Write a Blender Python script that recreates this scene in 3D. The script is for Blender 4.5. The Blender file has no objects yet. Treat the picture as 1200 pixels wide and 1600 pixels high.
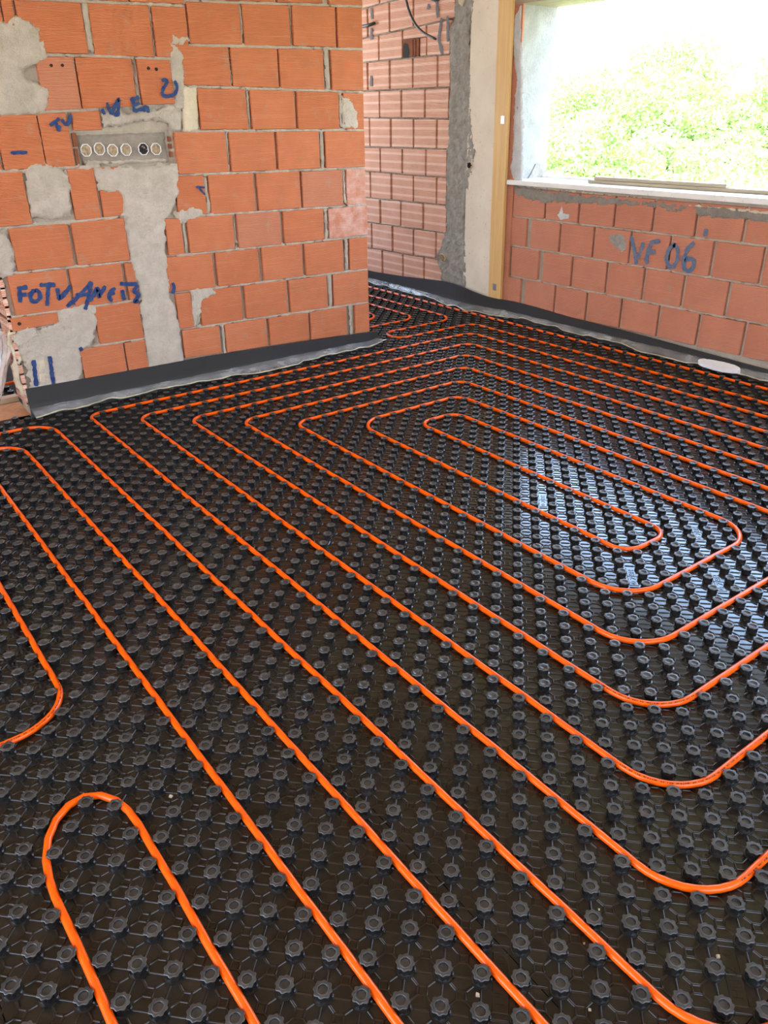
import bpy, bmesh, math, random
import numpy as np
from mathutils import Vector, Matrix, noise
rnd = random.Random(7)
scn = bpy.context.scene
COL = scn.collection

# ------------------------------------------------------------------ camera
CAMF = 1231.373
CAMR0 = (0.802251, 0.279355, -0.527593, -0.29579)
CAMR1 = (-0.596835, 0.355354, -0.719383, -1.89531)
CAMR2 = (-0.013481, 0.892011, 0.451812, 1.43041)
cam = bpy.data.cameras.new('camera')
camo = bpy.data.objects.new('camera', cam); COL.objects.link(camo)
cam.sensor_fit = 'HORIZONTAL'; cam.sensor_width = 36.0; cam.lens = 36.0*CAMF/1200.0
cam.clip_start = 0.02; cam.clip_end = 500
camo.matrix_world = Matrix((CAMR0, CAMR1, CAMR2, (0, 0, 0, 1)))
scn.camera = camo

# ------------------------------------------------------------------ world, sun, exposure
w = bpy.data.worlds.new('world'); scn.world = w; w.use_nodes = True
nt = w.node_tree; nt.nodes.clear()
out = nt.nodes.new('ShaderNodeOutputWorld'); bg = nt.nodes.new('ShaderNodeBackground')
tc = nt.nodes.new('ShaderNodeTexCoord'); sx = nt.nodes.new('ShaderNodeSeparateXYZ')
rp = nt.nodes.new('ShaderNodeValToRGB')
rp.color_ramp.elements[0].position = 0.0; rp.color_ramp.elements[0].color = (0.80, 0.90, 1.0, 1)
rp.color_ramp.elements[1].position = 0.5; rp.color_ramp.elements[1].color = (0.44, 0.65, 1.0, 1)
nt.links.new(tc.outputs['Generated'], sx.inputs[0]); nt.links.new(sx.outputs['Z'], rp.inputs[0])
nt.links.new(rp.outputs[0], bg.inputs[0]); bg.inputs[1].default_value = 9.0
nt.links.new(bg.outputs[0], out.inputs[0])
sl = bpy.data.lights.new('sun', 'SUN'); sl.energy = 19.0; sl.angle = 0.01; sl.color = (1.0, 0.93, 0.80)
so = bpy.data.objects.new('sun', sl); COL.objects.link(so)
so.rotation_euler = Vector((0.55, 0.60, -0.95)).to_track_quat('-Z', 'Y').to_euler()
so.location = (0, -6, 8)
scn.view_settings.view_transform = 'Standard'; scn.view_settings.look = 'None'
scn.view_settings.gamma = 1.0; scn.view_settings.use_curve_mapping = False
scn.view_settings.exposure = 0.55

# measured brick faces (along wall, then bottom/top at both ends), patches and brush strokes, metres on the wall plane
T1=[[1.468,1.701,0.157,0.148,0.32,0.315,0],[1.738,2.018,0.146,0.135,0.314,0.309,0],[2.038,2.321,0.135,0.123,0.309,0.303,0],[2.338,2.616,0.123,0.112,0.303,0.298,0],[2.684,2.806,0.109,0.104,0.296,0.294,0],[1.456,1.545,0.332,0.33,0.529,0.528,0],[1.597,1.866,0.329,0.324,0.527,0.523,0],[1.89,2.176,0.324,0.318,0.523,0.518,0],[2.197,2.474,0.318,0.312,0.518,0.514,0],[2.525,2.806,0.311,0.306,0.513,0.509,0],[1.417,1.705,0.542,0.537,0.731,0.728,0],[1.728,2.002,0.537,0.533,0.728,0.725,0],[2.027,2.303,0.533,0.528,0.725,0.722,0],[2.324,2.607,0.528,0.524,0.722,0.719,0],[2.659,2.809,0.523,0.521,0.718,0.717,0],[1.449,1.542,0.743,0.742,0.931,0.929,0],[1.578,1.857,0.741,0.738,0.928,0.923,0],[1.88,2.164,0.738,0.735,0.923,0.917,2],[2.188,2.471,0.735,0.732,0.917,0.912,0],[2.508,2.801,0.732,0.729,0.911,0.906,1],[1.535,1.705,0.941,0.938,1.14,1.137,0],[1.731,2.011,0.937,0.932,1.137,1.133,0],[2.03,2.315,0.932,0.927,1.133,1.129,0],[2.331,2.62,0.926,0.921,1.128,1.124,2],[2.652,2.793,0.92,0.918,1.124,1.122,1],[1.565,1.858,1.152,1.147,1.352,1.348,0],[1.881,2.163,1.147,1.143,1.347,1.343,0],[2.18,2.463,1.143,1.138,1.343,1.338,0],[2.509,2.794,1.138,1.134,1.338,1.333,0],[1.724,2.005,1.362,1.358,1.561,1.554,0],[2.032,2.31,1.357,1.353,1.554,1.548,0],[2.328,2.612,1.352,1.348,1.547,1.541,0],[2.648,2.793,1.347,1.345,1.54,1.537,0],[1.648,1.923,1.574,1.568,1.749,1.751,0],[1.936,2.219,1.568,1.562,1.751,1.754,0],[2.231,2.517,1.561,1.555,1.754,1.756,0],[2.572,2.793,1.554,1.549,1.757,1.758,0],[1.715,2.006,1.762,1.764,1.942,1.949,0],[2.024,2.309,1.764,1.766,1.95,1.958,0],[2.33,2.608,1.767,1.769,1.958,1.966,0],[2.625,2.797,1.769,1.77,1.966,1.971,0],[1.591,1.74,1.95,1.954,2.148,2.152,0],[1.754,2.224,1.955,1.967,2.153,2.165,0],[2.243,2.529,1.968,1.976,2.166,2.174,0],[2.574,2.798,1.977,1.983,2.175,2.181,0],[0.877,1.113,0.106,0.106,0.312,0.307,0],[1.123,1.24,0.106,0.106,0.307,0.304,0],[0.991,1.24,0.322,0.316,0.521,0.52,0],[0.558,0.8,0.456,0.469,0.525,0.523,0],[0.597,0.88,0.536,0.534,0.734,0.732,0],[0.897,1.173,0.534,0.532,0.732,0.73,0],[1.193,1.247,0.532,0.532,0.729,0.729,0],[0.651,0.933,0.746,0.744,0.949,0.952,0],[0.951,1.226,0.743,0.741,0.952,0.955,0],[0.573,0.765,0.96,0.962,1.2,1.201,0],[0.98,1.111,0.964,0.966,1.202,1.203,0],[1.127,1.242,0.966,0.967,1.203,1.204,0],[0.493,0.678,1.211,1.212,1.432,1.44,0],[0.691,0.882,1.213,1.214,1.44,1.448,0],[0.888,1.024,1.214,1.214,1.448,1.453,0],[1.047,1.188,1.373,1.374,1.454,1.46,0],[0.613,0.764,1.449,1.455,1.693,1.691,0],[0.927,1.103,1.461,1.468,1.69,1.688,2],[1.11,1.386,1.469,1.479,1.688,1.686,0],[1.414,1.59,1.481,1.487,1.686,1.684,0],[0.632,0.815,1.705,1.703,1.904,1.907,0],[0.824,0.871,1.703,1.703,1.907,1.907,0],[0.883,1.178,1.702,1.7,1.907,1.911,0],[1.213,1.51,1.699,1.697,1.912,1.916,0],[1.526,1.702,1.697,1.695,1.916,1.919,0],[0.69,0.992,1.917,1.921,2.125,2.129,0],[1.005,1.19,1.921,1.924,2.129,2.132,0],[1.227,1.408,1.924,1.927,2.132,2.135,0],[1.422,1.699,1.927,1.931,2.135,2.139,0]]
T2=[[4.371,4.735,2.201,2.185,2.399,2.383,0],[4.122,4.349,2.212,2.202,2.41,2.4,0],[3.843,4.101,2.224,2.213,2.422,2.411,0],[3.546,3.822,2.237,2.225,2.435,2.423,0],[3.215,3.527,2.252,2.238,2.45,2.436,0],[4.289,4.745,1.994,1.974,2.192,2.172,0],[3.993,4.267,2.008,1.995,2.206,2.193,0],[3.687,3.972,2.021,2.009,2.219,2.207,0],[3.195,3.667,2.043,2.022,2.241,2.22,0],[4.407,4.762,1.819,1.819,1.977,1.961,0],[4.142,4.385,1.819,1.819,1.989,1.978,0],[3.822,4.12,1.819,1.819,2.003,1.99,0],[3.525,3.801,1.819,1.819,2.016,2.004,0],[3.242,3.505,1.819,1.819,2.029,2.017,0],[4.303,4.78,1.606,1.608,1.807,1.807,0],[3.995,4.28,1.604,1.605,1.807,1.807,0],[3.691,3.973,1.602,1.604,1.807,1.807,0],[3.388,3.67,1.601,1.602,1.807,1.807,0],[3.23,3.368,1.6,1.601,1.807,1.807,0],[4.472,4.798,1.402,1.406,1.594,1.596,0],[4.141,4.449,1.398,1.402,1.593,1.594,0],[3.839,4.118,1.394,1.398,1.591,1.593,0],[3.535,3.817,1.391,1.394,1.59,1.591,0],[3.243,3.515,1.387,1.39,1.588,1.589,0],[4.615,4.817,1.166,1.165,1.392,1.394,0],[4.29,4.591,1.169,1.167,1.388,1.392,0],[3.987,4.267,1.171,1.169,1.384,1.388,0],[3.68,3.965,1.174,1.171,1.38,1.384,0],[3.389,3.659,1.176,1.174,1.377,1.38,0],[3.227,3.369,1.177,1.176,1.375,1.377,0],[4.475,4.836,0.971,0.972,1.155,1.153,0],[4.143,4.451,0.971,0.971,1.158,1.156,0],[3.832,4.121,0.971,0.971,1.16,1.158,0],[3.519,3.81,0.97,0.97,1.163,1.161,0],[3.253,3.499,0.97,0.97,1.165,1.163,0],[4.621,4.853,0.749,0.746,0.96,0.96,0],[4.297,4.596,0.753,0.749,0.959,0.96,0],[3.987,4.273,0.757,0.753,0.959,0.959,0],[3.681,3.964,0.76,0.757,0.958,0.959,0],[3.378,3.66,0.764,0.761,0.958,0.958,0],[3.246,3.358,0.766,0.764,0.958,0.958,0],[4.496,4.869,0.542,0.539,0.738,0.734,0],[4.155,4.472,0.545,0.542,0.743,0.739,0],[3.854,4.131,0.548,0.545,0.746,0.743,0],[3.546,3.832,0.551,0.548,0.75,0.747,0],[3.243,3.525,0.553,0.551,0.754,0.75,0],[4.623,4.887,0.313,0.309,0.529,0.527,0],[4.29,4.598,0.318,0.313,0.532,0.529,0],[3.977,4.266,0.323,0.319,0.535,0.532,0],[3.676,3.954,0.328,0.324,0.537,0.535,0],[3.374,3.654,0.333,0.329,0.54,0.538,0],[3.233,3.353,0.336,0.334,0.541,0.54,0],[4.472,4.904,0.105,0.098,0.303,0.296,0],[4.134,4.447,0.111,0.106,0.309,0.304,0],[3.827,4.11,0.116,0.111,0.314,0.309,0],[3.531,3.804,0.121,0.116,0.319,0.314,0],[3.279,3.51,0.125,0.121,0.323,0.319,0],[2.511,2.742,0.742,0.742,0.93,0.93,0],[2.19,2.492,0.743,0.742,0.931,0.93,0],[1.882,2.17,0.743,0.743,0.931,0.931,0],[1.584,1.862,0.744,0.743,0.932,0.931,0],[1.287,1.564,0.744,0.744,0.932,0.932,0],[0.985,1.266,0.744,0.744,0.932,0.932,0],[0.676,0.963,0.745,0.744,0.933,0.932,0],[0.394,0.654,0.745,0.745,0.933,0.933,0],[2.35,2.728,0.536,0.537,0.731,0.73,0],[2.033,2.302,0.535,0.536,0.731,0.731,0],[1.733,2.013,0.534,0.535,0.731,0.731,0],[1.434,1.713,0.533,0.534,0.732,0.731,0],[1.139,1.413,0.533,0.533,0.732,0.732,0],[0.842,1.118,0.532,0.532,0.732,0.732,0],[0.529,0.82,0.531,0.532,0.733,0.732,0],[0.361,0.508,0.53,0.531,0.733,0.733,0],[2.53,2.716,0.315,0.314,0.524,0.525,0],[2.209,2.48,0.316,0.315,0.524,0.524,0],[1.899,2.161,0.317,0.316,0.523,0.523,0],[1.595,1.878,0.318,0.317,0.522,0.523,0],[1.297,1.574,0.319,0.318,0.521,0.522,0],[1.003,1.276,0.319,0.319,0.52,0.521,0],[0.702,0.981,0.32,0.319,0.519,0.52,0],[0.333,0.678,0.321,0.32,0.518,0.519,0],[2.372,2.701,0.105,0.104,0.303,0.302,0],[2.034,2.323,0.106,0.105,0.304,0.303,0],[1.741,2.014,0.107,0.106,0.305,0.304,0],[1.445,1.72,0.108,0.107,0.306,0.305,0],[1.15,1.424,0.109,0.108,0.307,0.306,0],[0.859,1.129,0.11,0.109,0.308,0.307,0],[0.556,0.837,0.111,0.11,0.309,0.308,0],[0.298,0.534,0.112,0.111,0.31,0.309,0]]
PATCH={'a':[(0.721,1.812),(0.895,1.839),(0.973,1.81),(0.987,1.734),(0.986,1.688),(0.936,1.656),(0.852,1.636),(0.872,1.597),(0.97,1.564),(0.959,1.464),(0.863,1.443),(0.637,1.446)],'b':[(0.787,1.218),(0.838,1.25),(0.91,1.232),(0.981,1.2),(0.989,1.126),(0.957,0.993),(0.857,0.967),(0.774,0.986),(0.77,1.051),(0.776,1.138)],'c':[(1.112,1.203),(1.569,1.202),(1.546,1.063),(1.51,0.968),(1.452,0.923),(1.44,0.791),(1.429,0.638),(1.419,0.516),(1.457,0.457),(1.46,0.309),(1.453,0.113),(1.23,0.117),(1.239,0.272),(1.244,0.451),(1.252,0.59),(1.225,0.695),(1.226,0.828),(1.227,0.941),(1.222,0.989),(1.235,1.072),(1.115,1.092)],'d':[(1.194,1.445),(1.223,1.461),(1.332,1.449),(1.486,1.459),(1.55,1.494),(1.626,1.478),(1.62,1.358),(1.558,1.356),(1.512,1.399),(1.41,1.416),(1.322,1.391),(1.199,1.382)],'e':[(0.553,0.448),(0.663,0.477),(0.688,0.446),(0.784,0.472),(0.832,0.512),(0.917,0.519),(1.003,0.487),(0.978,0.387),(0.939,0.323),(0.894,0.303),(0.85,0.106),(0.709,0.088),(0.573,0.092),(0.595,0.245),(0.564,0.387)],'f':[(0.535,0.938),(0.635,0.926),(0.655,0.882),(0.648,0.792),(0.629,0.732),(0.486,0.718)],'h':[(1.616,1.808),(1.642,1.795),(1.712,1.8),(1.721,1.767),(1.666,1.743),(1.608,1.752)],'i':[(1.51,0.968),(1.618,0.986),(1.684,0.968),(1.687,0.928),(1.608,0.91),(1.523,0.901)],'j':[(1.551,0.545),(1.679,0.543),(1.715,0.502),(1.621,0.47),(1.581,0.347),(1.547,0.333),(1.538,0.445)],'k':[(1.592,1.78),(1.636,1.753),(1.67,1.726),(1.661,1.582),(1.638,1.463),(1.587,1.458),(1.588,1.61)],'l':[(0.797,0.537),(0.942,0.563),(1.011,0.527),(1.002,0.48),(0.891,0.469),(0.795,0.49)],'m':[(2.627,1.529),(2.686,1.522),(2.753,1.437),(2.754,1.35),(2.637,1.336)],'n':[(1.029,1.207),(1.098,1.233),(1.159,1.213),(1.156,1.195),(1.034,1.195)],'seam':[(1.634,1.564),(1.728,1.57),(1.707,1.353),(1.619,1.352)],'niche':[(1.036,1.374),(1.563,1.386),(1.562,1.202),(1.05,1.218)],'mort':[(3.164,2.261),(2.949,2.238),(2.978,2.052),(3.017,1.899),(2.994,1.738),(2.978,1.574),(2.985,1.448),(2.943,1.321),(2.912,1.148),(2.926,1.014),(2.977,0.875),(3.011,0.686),(2.987,0.496),(2.962,0.301),(2.957,0.048),(3.261,-0.001),(3.284,0.207),(3.355,0.354),(3.291,0.438),(3.239,0.569),(3.249,0.859),(3.243,1.139),(3.222,1.407),(3.226,1.707),(3.243,1.954),(3.183,2.069)],'sillmort':[(2.518,0.946),(2.233,0.936),(1.393,0.924),(0.528,0.922),(0.514,0.857),(0.725,0.859),(1.015,0.856),(1.387,0.887),(1.74,0.865),(2.194,0.846),(2.381,0.859),(2.492,0.878)],'sillfoam':[(2.422,0.955),(1.914,0.942),(1.251,0.926),(0.529,0.925),(0.522,0.896),(1.068,0.909),(1.114,0.92),(1.395,0.935),(1.749,0.932),(2.389,0.944)],'splash':[(2.079,0.779),(2.052,0.806),(2.032,0.882),(2.0,0.81),(1.936,0.802),(1.948,0.76),(2.033,0.741)],'wht':[(2.539,2.051),(2.517,2.067),(2.411,0.973),(2.494,0.977),(2.546,1.051),(2.529,1.157),(2.531,1.261),(2.543,1.403),(2.541,1.523),(2.525,1.62),(2.564,1.718),(2.589,1.871),(2.587,1.982)]}
PAINT={'FOTV':[[(0.64,0.668),(0.629,0.598)],[(0.628,0.668),(0.679,0.667)],[(0.629,0.636),(0.668,0.634)],[(0.71,0.651),(0.683,0.63),(0.68,0.599),(0.706,0.589),(0.729,0.608),(0.732,0.64),(0.71,0.651)],[(0.738,0.671),(0.816,0.662)],[(0.781,0.666),(0.754,0.564)],[(0.821,0.645),(0.818,0.588),(0.847,0.609),(0.891,0.648)]],'NAMES':[[(0.851,0.546),(0.903,0.577),(0.951,0.612),(1.001,0.655)],[(0.906,0.597),(0.982,0.595)],[(1.001,0.655),(0.977,0.592),(0.942,0.517)],[(0.975,0.558),(1.029,0.623),(1.024,0.569),(1.069,0.626)],[(1.122,0.607),(1.084,0.59),(1.078,0.553),(1.094,0.542)],[(1.082,0.578),(1.114,0.584)],[(1.155,0.594),(1.159,0.538)],[(1.148,0.627),(1.244,0.613)],[(1.247,0.608),(1.211,0.578),(1.249,0.56),(1.206,0.518),(1.238,0.523)],[(1.445,0.596),(1.452,0.574),(1.437,0.536)]],'NEFB':[[(1.2,1.467),(1.208,1.442)],[(1.229,1.495),(1.24,1.442)],[(1.24,1.442),(1.294,1.516),(1.281,1.466)],[(1.254,1.474),(1.289,1.488)],[(1.286,1.495),(1.276,1.438),(1.252,1.442)],[(1.349,1.502),(1.397,1.519)],[(1.362,1.505),(1.361,1.451)],[(1.358,1.48),(1.397,1.491)],[(1.362,1.455),(1.406,1.465)],[(1.412,1.451),(1.412,1.476),(1.436,1.472),(1.432,1.447)],[(1.527,1.592),(1.55,1.599),(1.557,1.588),(1.526,1.552),(1.517,1.527),(1.547,1.519),(1.588,1.53),(1.609,1.56),(1.596,1.592)]],'TV':[[(0.935,1.397),(0.986,1.428)],[(0.966,1.421),(0.967,1.386),(0.979,1.372)],[(0.997,1.424),(1.007,1.396),(1.033,1.409),(1.043,1.444)],[(0.972,1.393),(0.986,1.386)]],'dash':[[(0.731,1.285),(0.765,1.289),(0.808,1.286)],[(0.738,1.281),(0.804,1.281)]],'arrow':[[(1.653,1.082),(1.703,1.077)],[(1.668,1.077),(1.699,1.04)]],'bars':[[(0.632,0.3),(0.623,0.223),(0.617,0.161)],[(0.715,0.306),(0.709,0.224),(0.705,0.154)],[(0.877,0.326),(0.884,0.304)]],'VE06':[[(1.424,0.704),(1.39,0.637),(1.354,0.538)],[(1.321,0.676),(1.337,0.617),(1.35,0.573)],[(1.203,0.696),(1.264,0.684),(1.28,0.623),(1.287,0.57),(1.268,0.552)],[(1.279,0.618),(1.223,0.63)],[(1.091,0.69),(1.129,0.661),(1.142,0.598),(1.109,0.551),(1.079,0.555),(1.058,0.608),(1.069,0.667),(1.103,0.689)],[(0.962,0.713),(1.004,0.67),(1.018,0.603),(1.004,0.554),(0.969,0.544),(0.942,0.572),(0.942,0.607),(0.972,0.624),(1.009,0.599)],[(0.898,0.797),(0.898,0.754)]],'backblue':[[(3.332,2.05),(3.365,1.922),(3.318,1.816)],[(3.268,2.057),(3.255,1.894)],[(3.394,2.167),(3.376,2.054)],[(4.215,2.192),(4.209,2.112)],[(4.22,2.051),(4.223,1.97)],[(3.483,2.152),(3.489,2.116)],[(4.232,1.711),(4.235,1.631)]]}
BEADS1=[(1.57,2.8,0.324,0.3),(1.57,2.8,0.533,0.515),(1.5,2.8,0.736,0.723),(1.52,2.8,0.935,0.912),(1.63,2.8,1.145,1.128),(1.63,2.8,1.357,1.339),(1.68,2.8,1.568,1.543),(1.7,2.8,1.755,1.764),(1.7,2.8,1.947,1.977),(0.88,1.3,0.318,0.309),(0.57,1.26,0.53,0.525),(0.57,1.24,0.74,0.735),(0.57,1.2,0.954,0.96),(0.57,1.05,1.206,1.209),(0.6,1.13,1.443,1.463),(0.93,1.66,1.696,1.689),(1.0,1.7,1.915,1.925)]
BEADS1V=[(1.725,0.13,0.32,0.022),(2.652,0.1,0.305,0.024),(1.569,0.345,0.52,0.03),(2.499,0.31,0.52,0.026),(2.634,0.53,0.72,0.026),(1.557,0.74,0.93,0.016),(1.869,0.745,0.925,0.01),(2.492,0.735,0.91,0.022),(1.719,0.95,1.13,0.018),(2.637,0.93,1.12,0.018),(1.869,1.16,1.35,0.012),(2.486,1.14,1.34,0.024),(2.019,1.375,1.56,0.012),(2.627,1.36,1.54,0.02),(2.544,1.56,1.76,0.03),(1.929,1.58,1.74,0.009),(2.319,1.86,1.97,0.012),(2.016,1.79,1.95,0.009),(1.196,1.715,1.91,0.036),(1.517,1.72,1.91,0.01),(1.402,1.48,1.69,0.01),(0.94,1.8,1.93,0.012),(0.879,1.23,1.45,0.01)]
BEADS2=[(3.26,4.75,2.244,2.178),(3.26,4.75,2.034,1.968),(3.26,4.75,1.813,1.813),(3.26,4.75,1.594,1.602),(3.26,4.75,1.381,1.4),(3.26,4.75,1.171,1.159),(3.26,4.75,0.964,0.966),(3.26,4.75,0.76,0.741),(3.26,4.75,0.547,0.534),(3.26,4.75,0.329,0.305),(3.26,4.75,0.119,0.095),(-0.1,2.56,0.74,0.736),(-0.1,2.56,0.523,0.531),(-0.1,2.56,0.317,0.309)]
DRIPS=[(2.174,0.711,0.888,0.012),(2.206,0.73,0.844,0.008),(2.257,0.747,0.849,0.006),(2.297,0.766,0.847,0.006),(2.126,0.775,0.858,0.007),(0.78,0.812,0.874,0.006),(0.61,0.725,0.879,0.005),(0.59,0.809,0.876,0.007),(0.563,0.825,0.878,0.006),(0.719,0.832,0.872,0.006),(0.902,0.823,0.864,0.007)]
SMEAR=[(1.602,0.714),(1.484,0.717),(1.437,0.639),(1.479,0.582),(1.556,0.614),(1.607,0.673)]

# ------------------------------------------------------------------ helpers
def link(name, me, mat=None, parent=None, loc=None):
    o = bpy.data.objects.new(name, me); COL.objects.link(o)
    if mat is not None and me is not None and not me.materials: me.materials.append(mat)
    if parent is not None: o.parent = parent
    if loc is not None: o.location = loc
    return o
def tag(o, label=None, cat=None, group=None, kind=None):
    if label: o['label'] = label
    if cat: o['category'] = cat
    if group: o['group'] = group
    if kind: o['kind'] = kind
    return o
def empty(name, loc=(0, 0, 0)):
    o = bpy.data.objects.new(name, None); COL.objects.link(o); o.location = loc; o.empty_display_size = .05
    return o
def smooth(P, it=2):
    for _ in range(it): P = [P[0]]+[tuple((P[i-1][c]+2*P[i][c]+P[i+1][c])/4 for c in range(len(P[i]))) for i in range(1, len(P)-1)]+[P[-1]]
    return P
class MB:
    def __init__(s): s.v = []; s.f = []
    def add(s, v, f):
        n = len(s.v); s.v += [tuple(p) for p in v]; s.f += [tuple(i+n for i in q) for q in f]
    def box(s, x0, x1, y0, y1, z0, z1):
        s.add([(x0,y0,z0),(x1,y0,z0),(x1,y1,z0),(x0,y1,z0),(x0,y0,z1),(x1,y0,z1),(x1,y1,z1),(x0,y1,z1)],
              [(3,2,1,0),(4,5,6,7),(0,1,5,4),(1,2,6,5),(2,3,7,6),(3,0,4,7)])
    def prism(s, pts, ex):          # polygon extruded along a vector
        n = len(pts); e = Vector(ex); a = [Vector(p) for p in pts]
        s.add(a+[p+e for p in a], [tuple(range(n))[::-1], tuple(range(n, 2*n))]+[(i, (i+1) % n, n+(i+1) % n, n+i) for i in range(n)])
    def tube(s, pts, r, n=10, cap=True):
        P = [Vector(p) for p in pts]; rings = []
        up = Vector((0, 0, 1))
        for i, p in enumerate(P):
            t = (P[min(i+1, len(P)-1)]-P[max(i-1, 0)]).normalized()
            a = t.cross(up)
            if a.length < 1e-3: a = t.cross(Vector((1, 0, 0)))
            a.normalize(); b = a.cross(t)
            rr = r[i] if isinstance(r, (list, tuple)) else r
            rings.append([p+a*math.cos(2*math.pi*k/n)*rr+b*math.sin(2*math.pi*k/n)*rr for k in range(n)])
        v = [q for g in rings for q in g]
        f = [(i*n+k, i*n+(k+1) % n, (i+1)*n+(k+1) % n, (i+1)*n+k) for i in range(len(P)-1) for k in range(n)]
        if cap: f += [tuple(range(n))[::-1], tuple((len(P)-1)*n+k for k in range(n))]
        s.add(v, f)
    def build(s, name, mat, parent=None, smooth=False, origin=None):
        o = origin if origin is not None else (0, 0, 0)
        me = bpy.data.meshes.new(name)
        v = np.array(s.v, dtype=float)-np.array(o)
        me.from_pydata(v.tolist(), [], s.f); me.update()
        if smooth: me.polygons.foreach_set('use_smooth', [True]*len(me.polygons))
        return link(name, me, mat, parent, o)
def npmesh(name, V, Q):             # fast mesh from numpy vertices and quads
    me = bpy.data.meshes.new(name); V = np.asarray(V, dtype=np.float32); Q = np.asarray(Q, dtype=np.int32)
    k = Q.shape[1]
    me.vertices.add(len(V)); me.vertices.foreach_set('co', V.ravel())
    me.loops.add(Q.size); me.loops.foreach_set('vertex_index', Q.ravel())
    me.polygons.add(len(Q)); me.polygons.foreach_set('loop_start', np.arange(0, Q.size, k, dtype=np.int32))
    me.update(calc_edges=True); me.validate()
    return me

# ------------------------------------------------------------------ materials
def mat(name, col, rough=.6, metal=0., spec=.5):
    m = bpy.data.materials.new(name); m.use_nodes = True
    b = m.node_tree.nodes['Principled BSDF']
    b.inputs['Base Color'].default_value = (*col, 1); b.inputs['Roughness'].default_value = rough
    b.inputs['Metallic'].default_value = metal; b.inputs['Specular IOR Level'].default_value = spec
    return m, m.node_tree, b
def N(nt, t, **k):
    n = nt.nodes.new(t)
    for a, v in k.items():
        if a in ('operation', 'blend_type', 'data_type', 'wave_type', 'bands_direction', 'wave_profile', 'feature', 'noise_dimensions'): setattr(n, a, v)
        else: n.inputs[a].default_value = v
    return n
def mix(nt, fac, a, b, bt='MIX'):
    n = nt.nodes.new('ShaderNodeMix'); n.data_type = 'RGBA'; n.blend_type = bt
    for i, s_ in ((0, fac), (6, a), (7, b)):
        if isinstance(s_, (int, float)): n.inputs[i].default_value = s_
        elif isinstance(s_, tuple): n.inputs[i].default_value = (*s_, 1) if len(s_) == 3 else s_
        else: nt.links.new(s_, n.inputs[i])
    return n.outputs[2]
def ramp(nt, src, stops):
    r = nt.nodes.new('ShaderNodeValToRGB'); e = r.color_ramp.elements
    while len(e) < len(stops): e.new(.5)
    for el, (p, c) in zip(e, stops): el.position = p; el.color = (c, c, c, 1) if isinstance(c, (int, float)) else (*c, 1)
    nt.links.new(src, r.inputs[0]); return r.outputs[0]
def pos(nt): return nt.nodes.new('ShaderNodeNewGeometry').outputs['Position']
def tex(nt, vec, scale, detail=4., rough=.6):
    n = N(nt, 'ShaderNodeTexNoise', Scale=scale, Detail=detail, Roughness=rough); nt.links.new(vec, n.inputs['Vector']); return n.outputs['Fac']
def bump(nt, b, h, strength=.5, dist=.002, prev=None):
    n = N(nt, 'ShaderNodeBump', Strength=strength, Distance=dist); nt.links.new(h, n.inputs['Height'])
    if prev is not None: nt.links.new(prev, n.inputs['Normal'])
    nt.links.new(n.outputs[0], b.inputs['Normal']); return n.outputs[0]
def stretch(nt, vec, s):
    n = nt.nodes.new('ShaderNodeMapping'); n.inputs['Scale'].default_value = s; nt.links.new(vec, n.inputs[0]); return n.outputs[0]
def brick_mat(name, col, dark, light, ribs, stripe=0., bloom=0., soot=.38):
    m, t, b = mat(name, col, .85, 0, .25)
    p = pos(t)
    oi = t.nodes.new('ShaderNodeObjectInfo')
    c = mix(t, ramp(t, oi.outputs['Random'], [(0, 0.), (1, .55)]), dark, light)
    c = mix(t, ramp(t, tex(t, p, 9), [(.35, 0.), (.7, .45)]), c, tuple(x*.72 for x in col))
    # scratches running along the extrusion
    s = tex(t, stretch(t, p, (3, 3, 160)), 1.0, 3)
    c = mix(t, ramp(t, s, [(.55, 0.), (.72, .30)]), c, (.73, .34, .19))
    g = tex(t, p, 16, 5)
    c = mix(t, ramp(t, g, [(.60, 0.), (.72, soot)]), c, (.42, .30, .20))
    wv = N(t, 'ShaderNodeTexWave', wave_type='BANDS', bands_direction='Z', wave_profile='SIN', Scale=ribs, Distortion=.25)
    wv.inputs['Detail Scale'].default_value = 2.
    t.links.new(p, wv.inputs['Vector'])
    c = mix(t, ramp(t, wv.outputs['Fac'], [(0, .55), (.5, 0.)]), c, tuple(x*.50 for x in col))
    if stripe:
        w2 = N(t, 'ShaderNodeTexWave', wave_type='BANDS', bands_direction='Z', wave_profile='SIN', Scale=stripe, Distortion=.1)
        t.links.new(p, w2.inputs['Vector'])
        c = mix(t, ramp(t, w2.outputs['Fac'], [(.68, 0.), (.95, .55)]), c, (.90, .62, .48))
    if bloom:
        c = mix(t, ramp(t, tex(t, p, 13, 6), [(.35, 0.), (.75, bloom)]), c, (.80, .62, .54))
    t.links.new(c, b.inputs['Base Color'])
    n1 = bump(t, b, wv.outputs['Fac'], .7, .0022)
    bump(t, b, tex(t, p, 120, 4), .35, .0012, n1)
    return m
M_BR1 = brick_mat('brick_orange', (.60, .192, .078), (.58, .172, .067), (.68, .225, .10), 48.)
M_BR1W = brick_mat('brick_white_bloom', (.60, .22, .11), (.58, .20, .10), (.66, .26, .15), 48., 0, .55)
M_BR1G = brick_mat('brick_mortar_smeared', (.58, .21, .11), (.56, .2, .1), (.62, .25, .14), 48., 0, 0, .85)
M_BR2 = brick_mat('brick_pale', (.78, .40, .265), (.76, .38, .25), (.82, .44, .31), 30., 4.9)
M_BR3 = brick_mat('brick_red', (.62, .235, .135), (.59, .215, .12), (.66, .26, .155), 52., 0, 0, .5)
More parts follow.
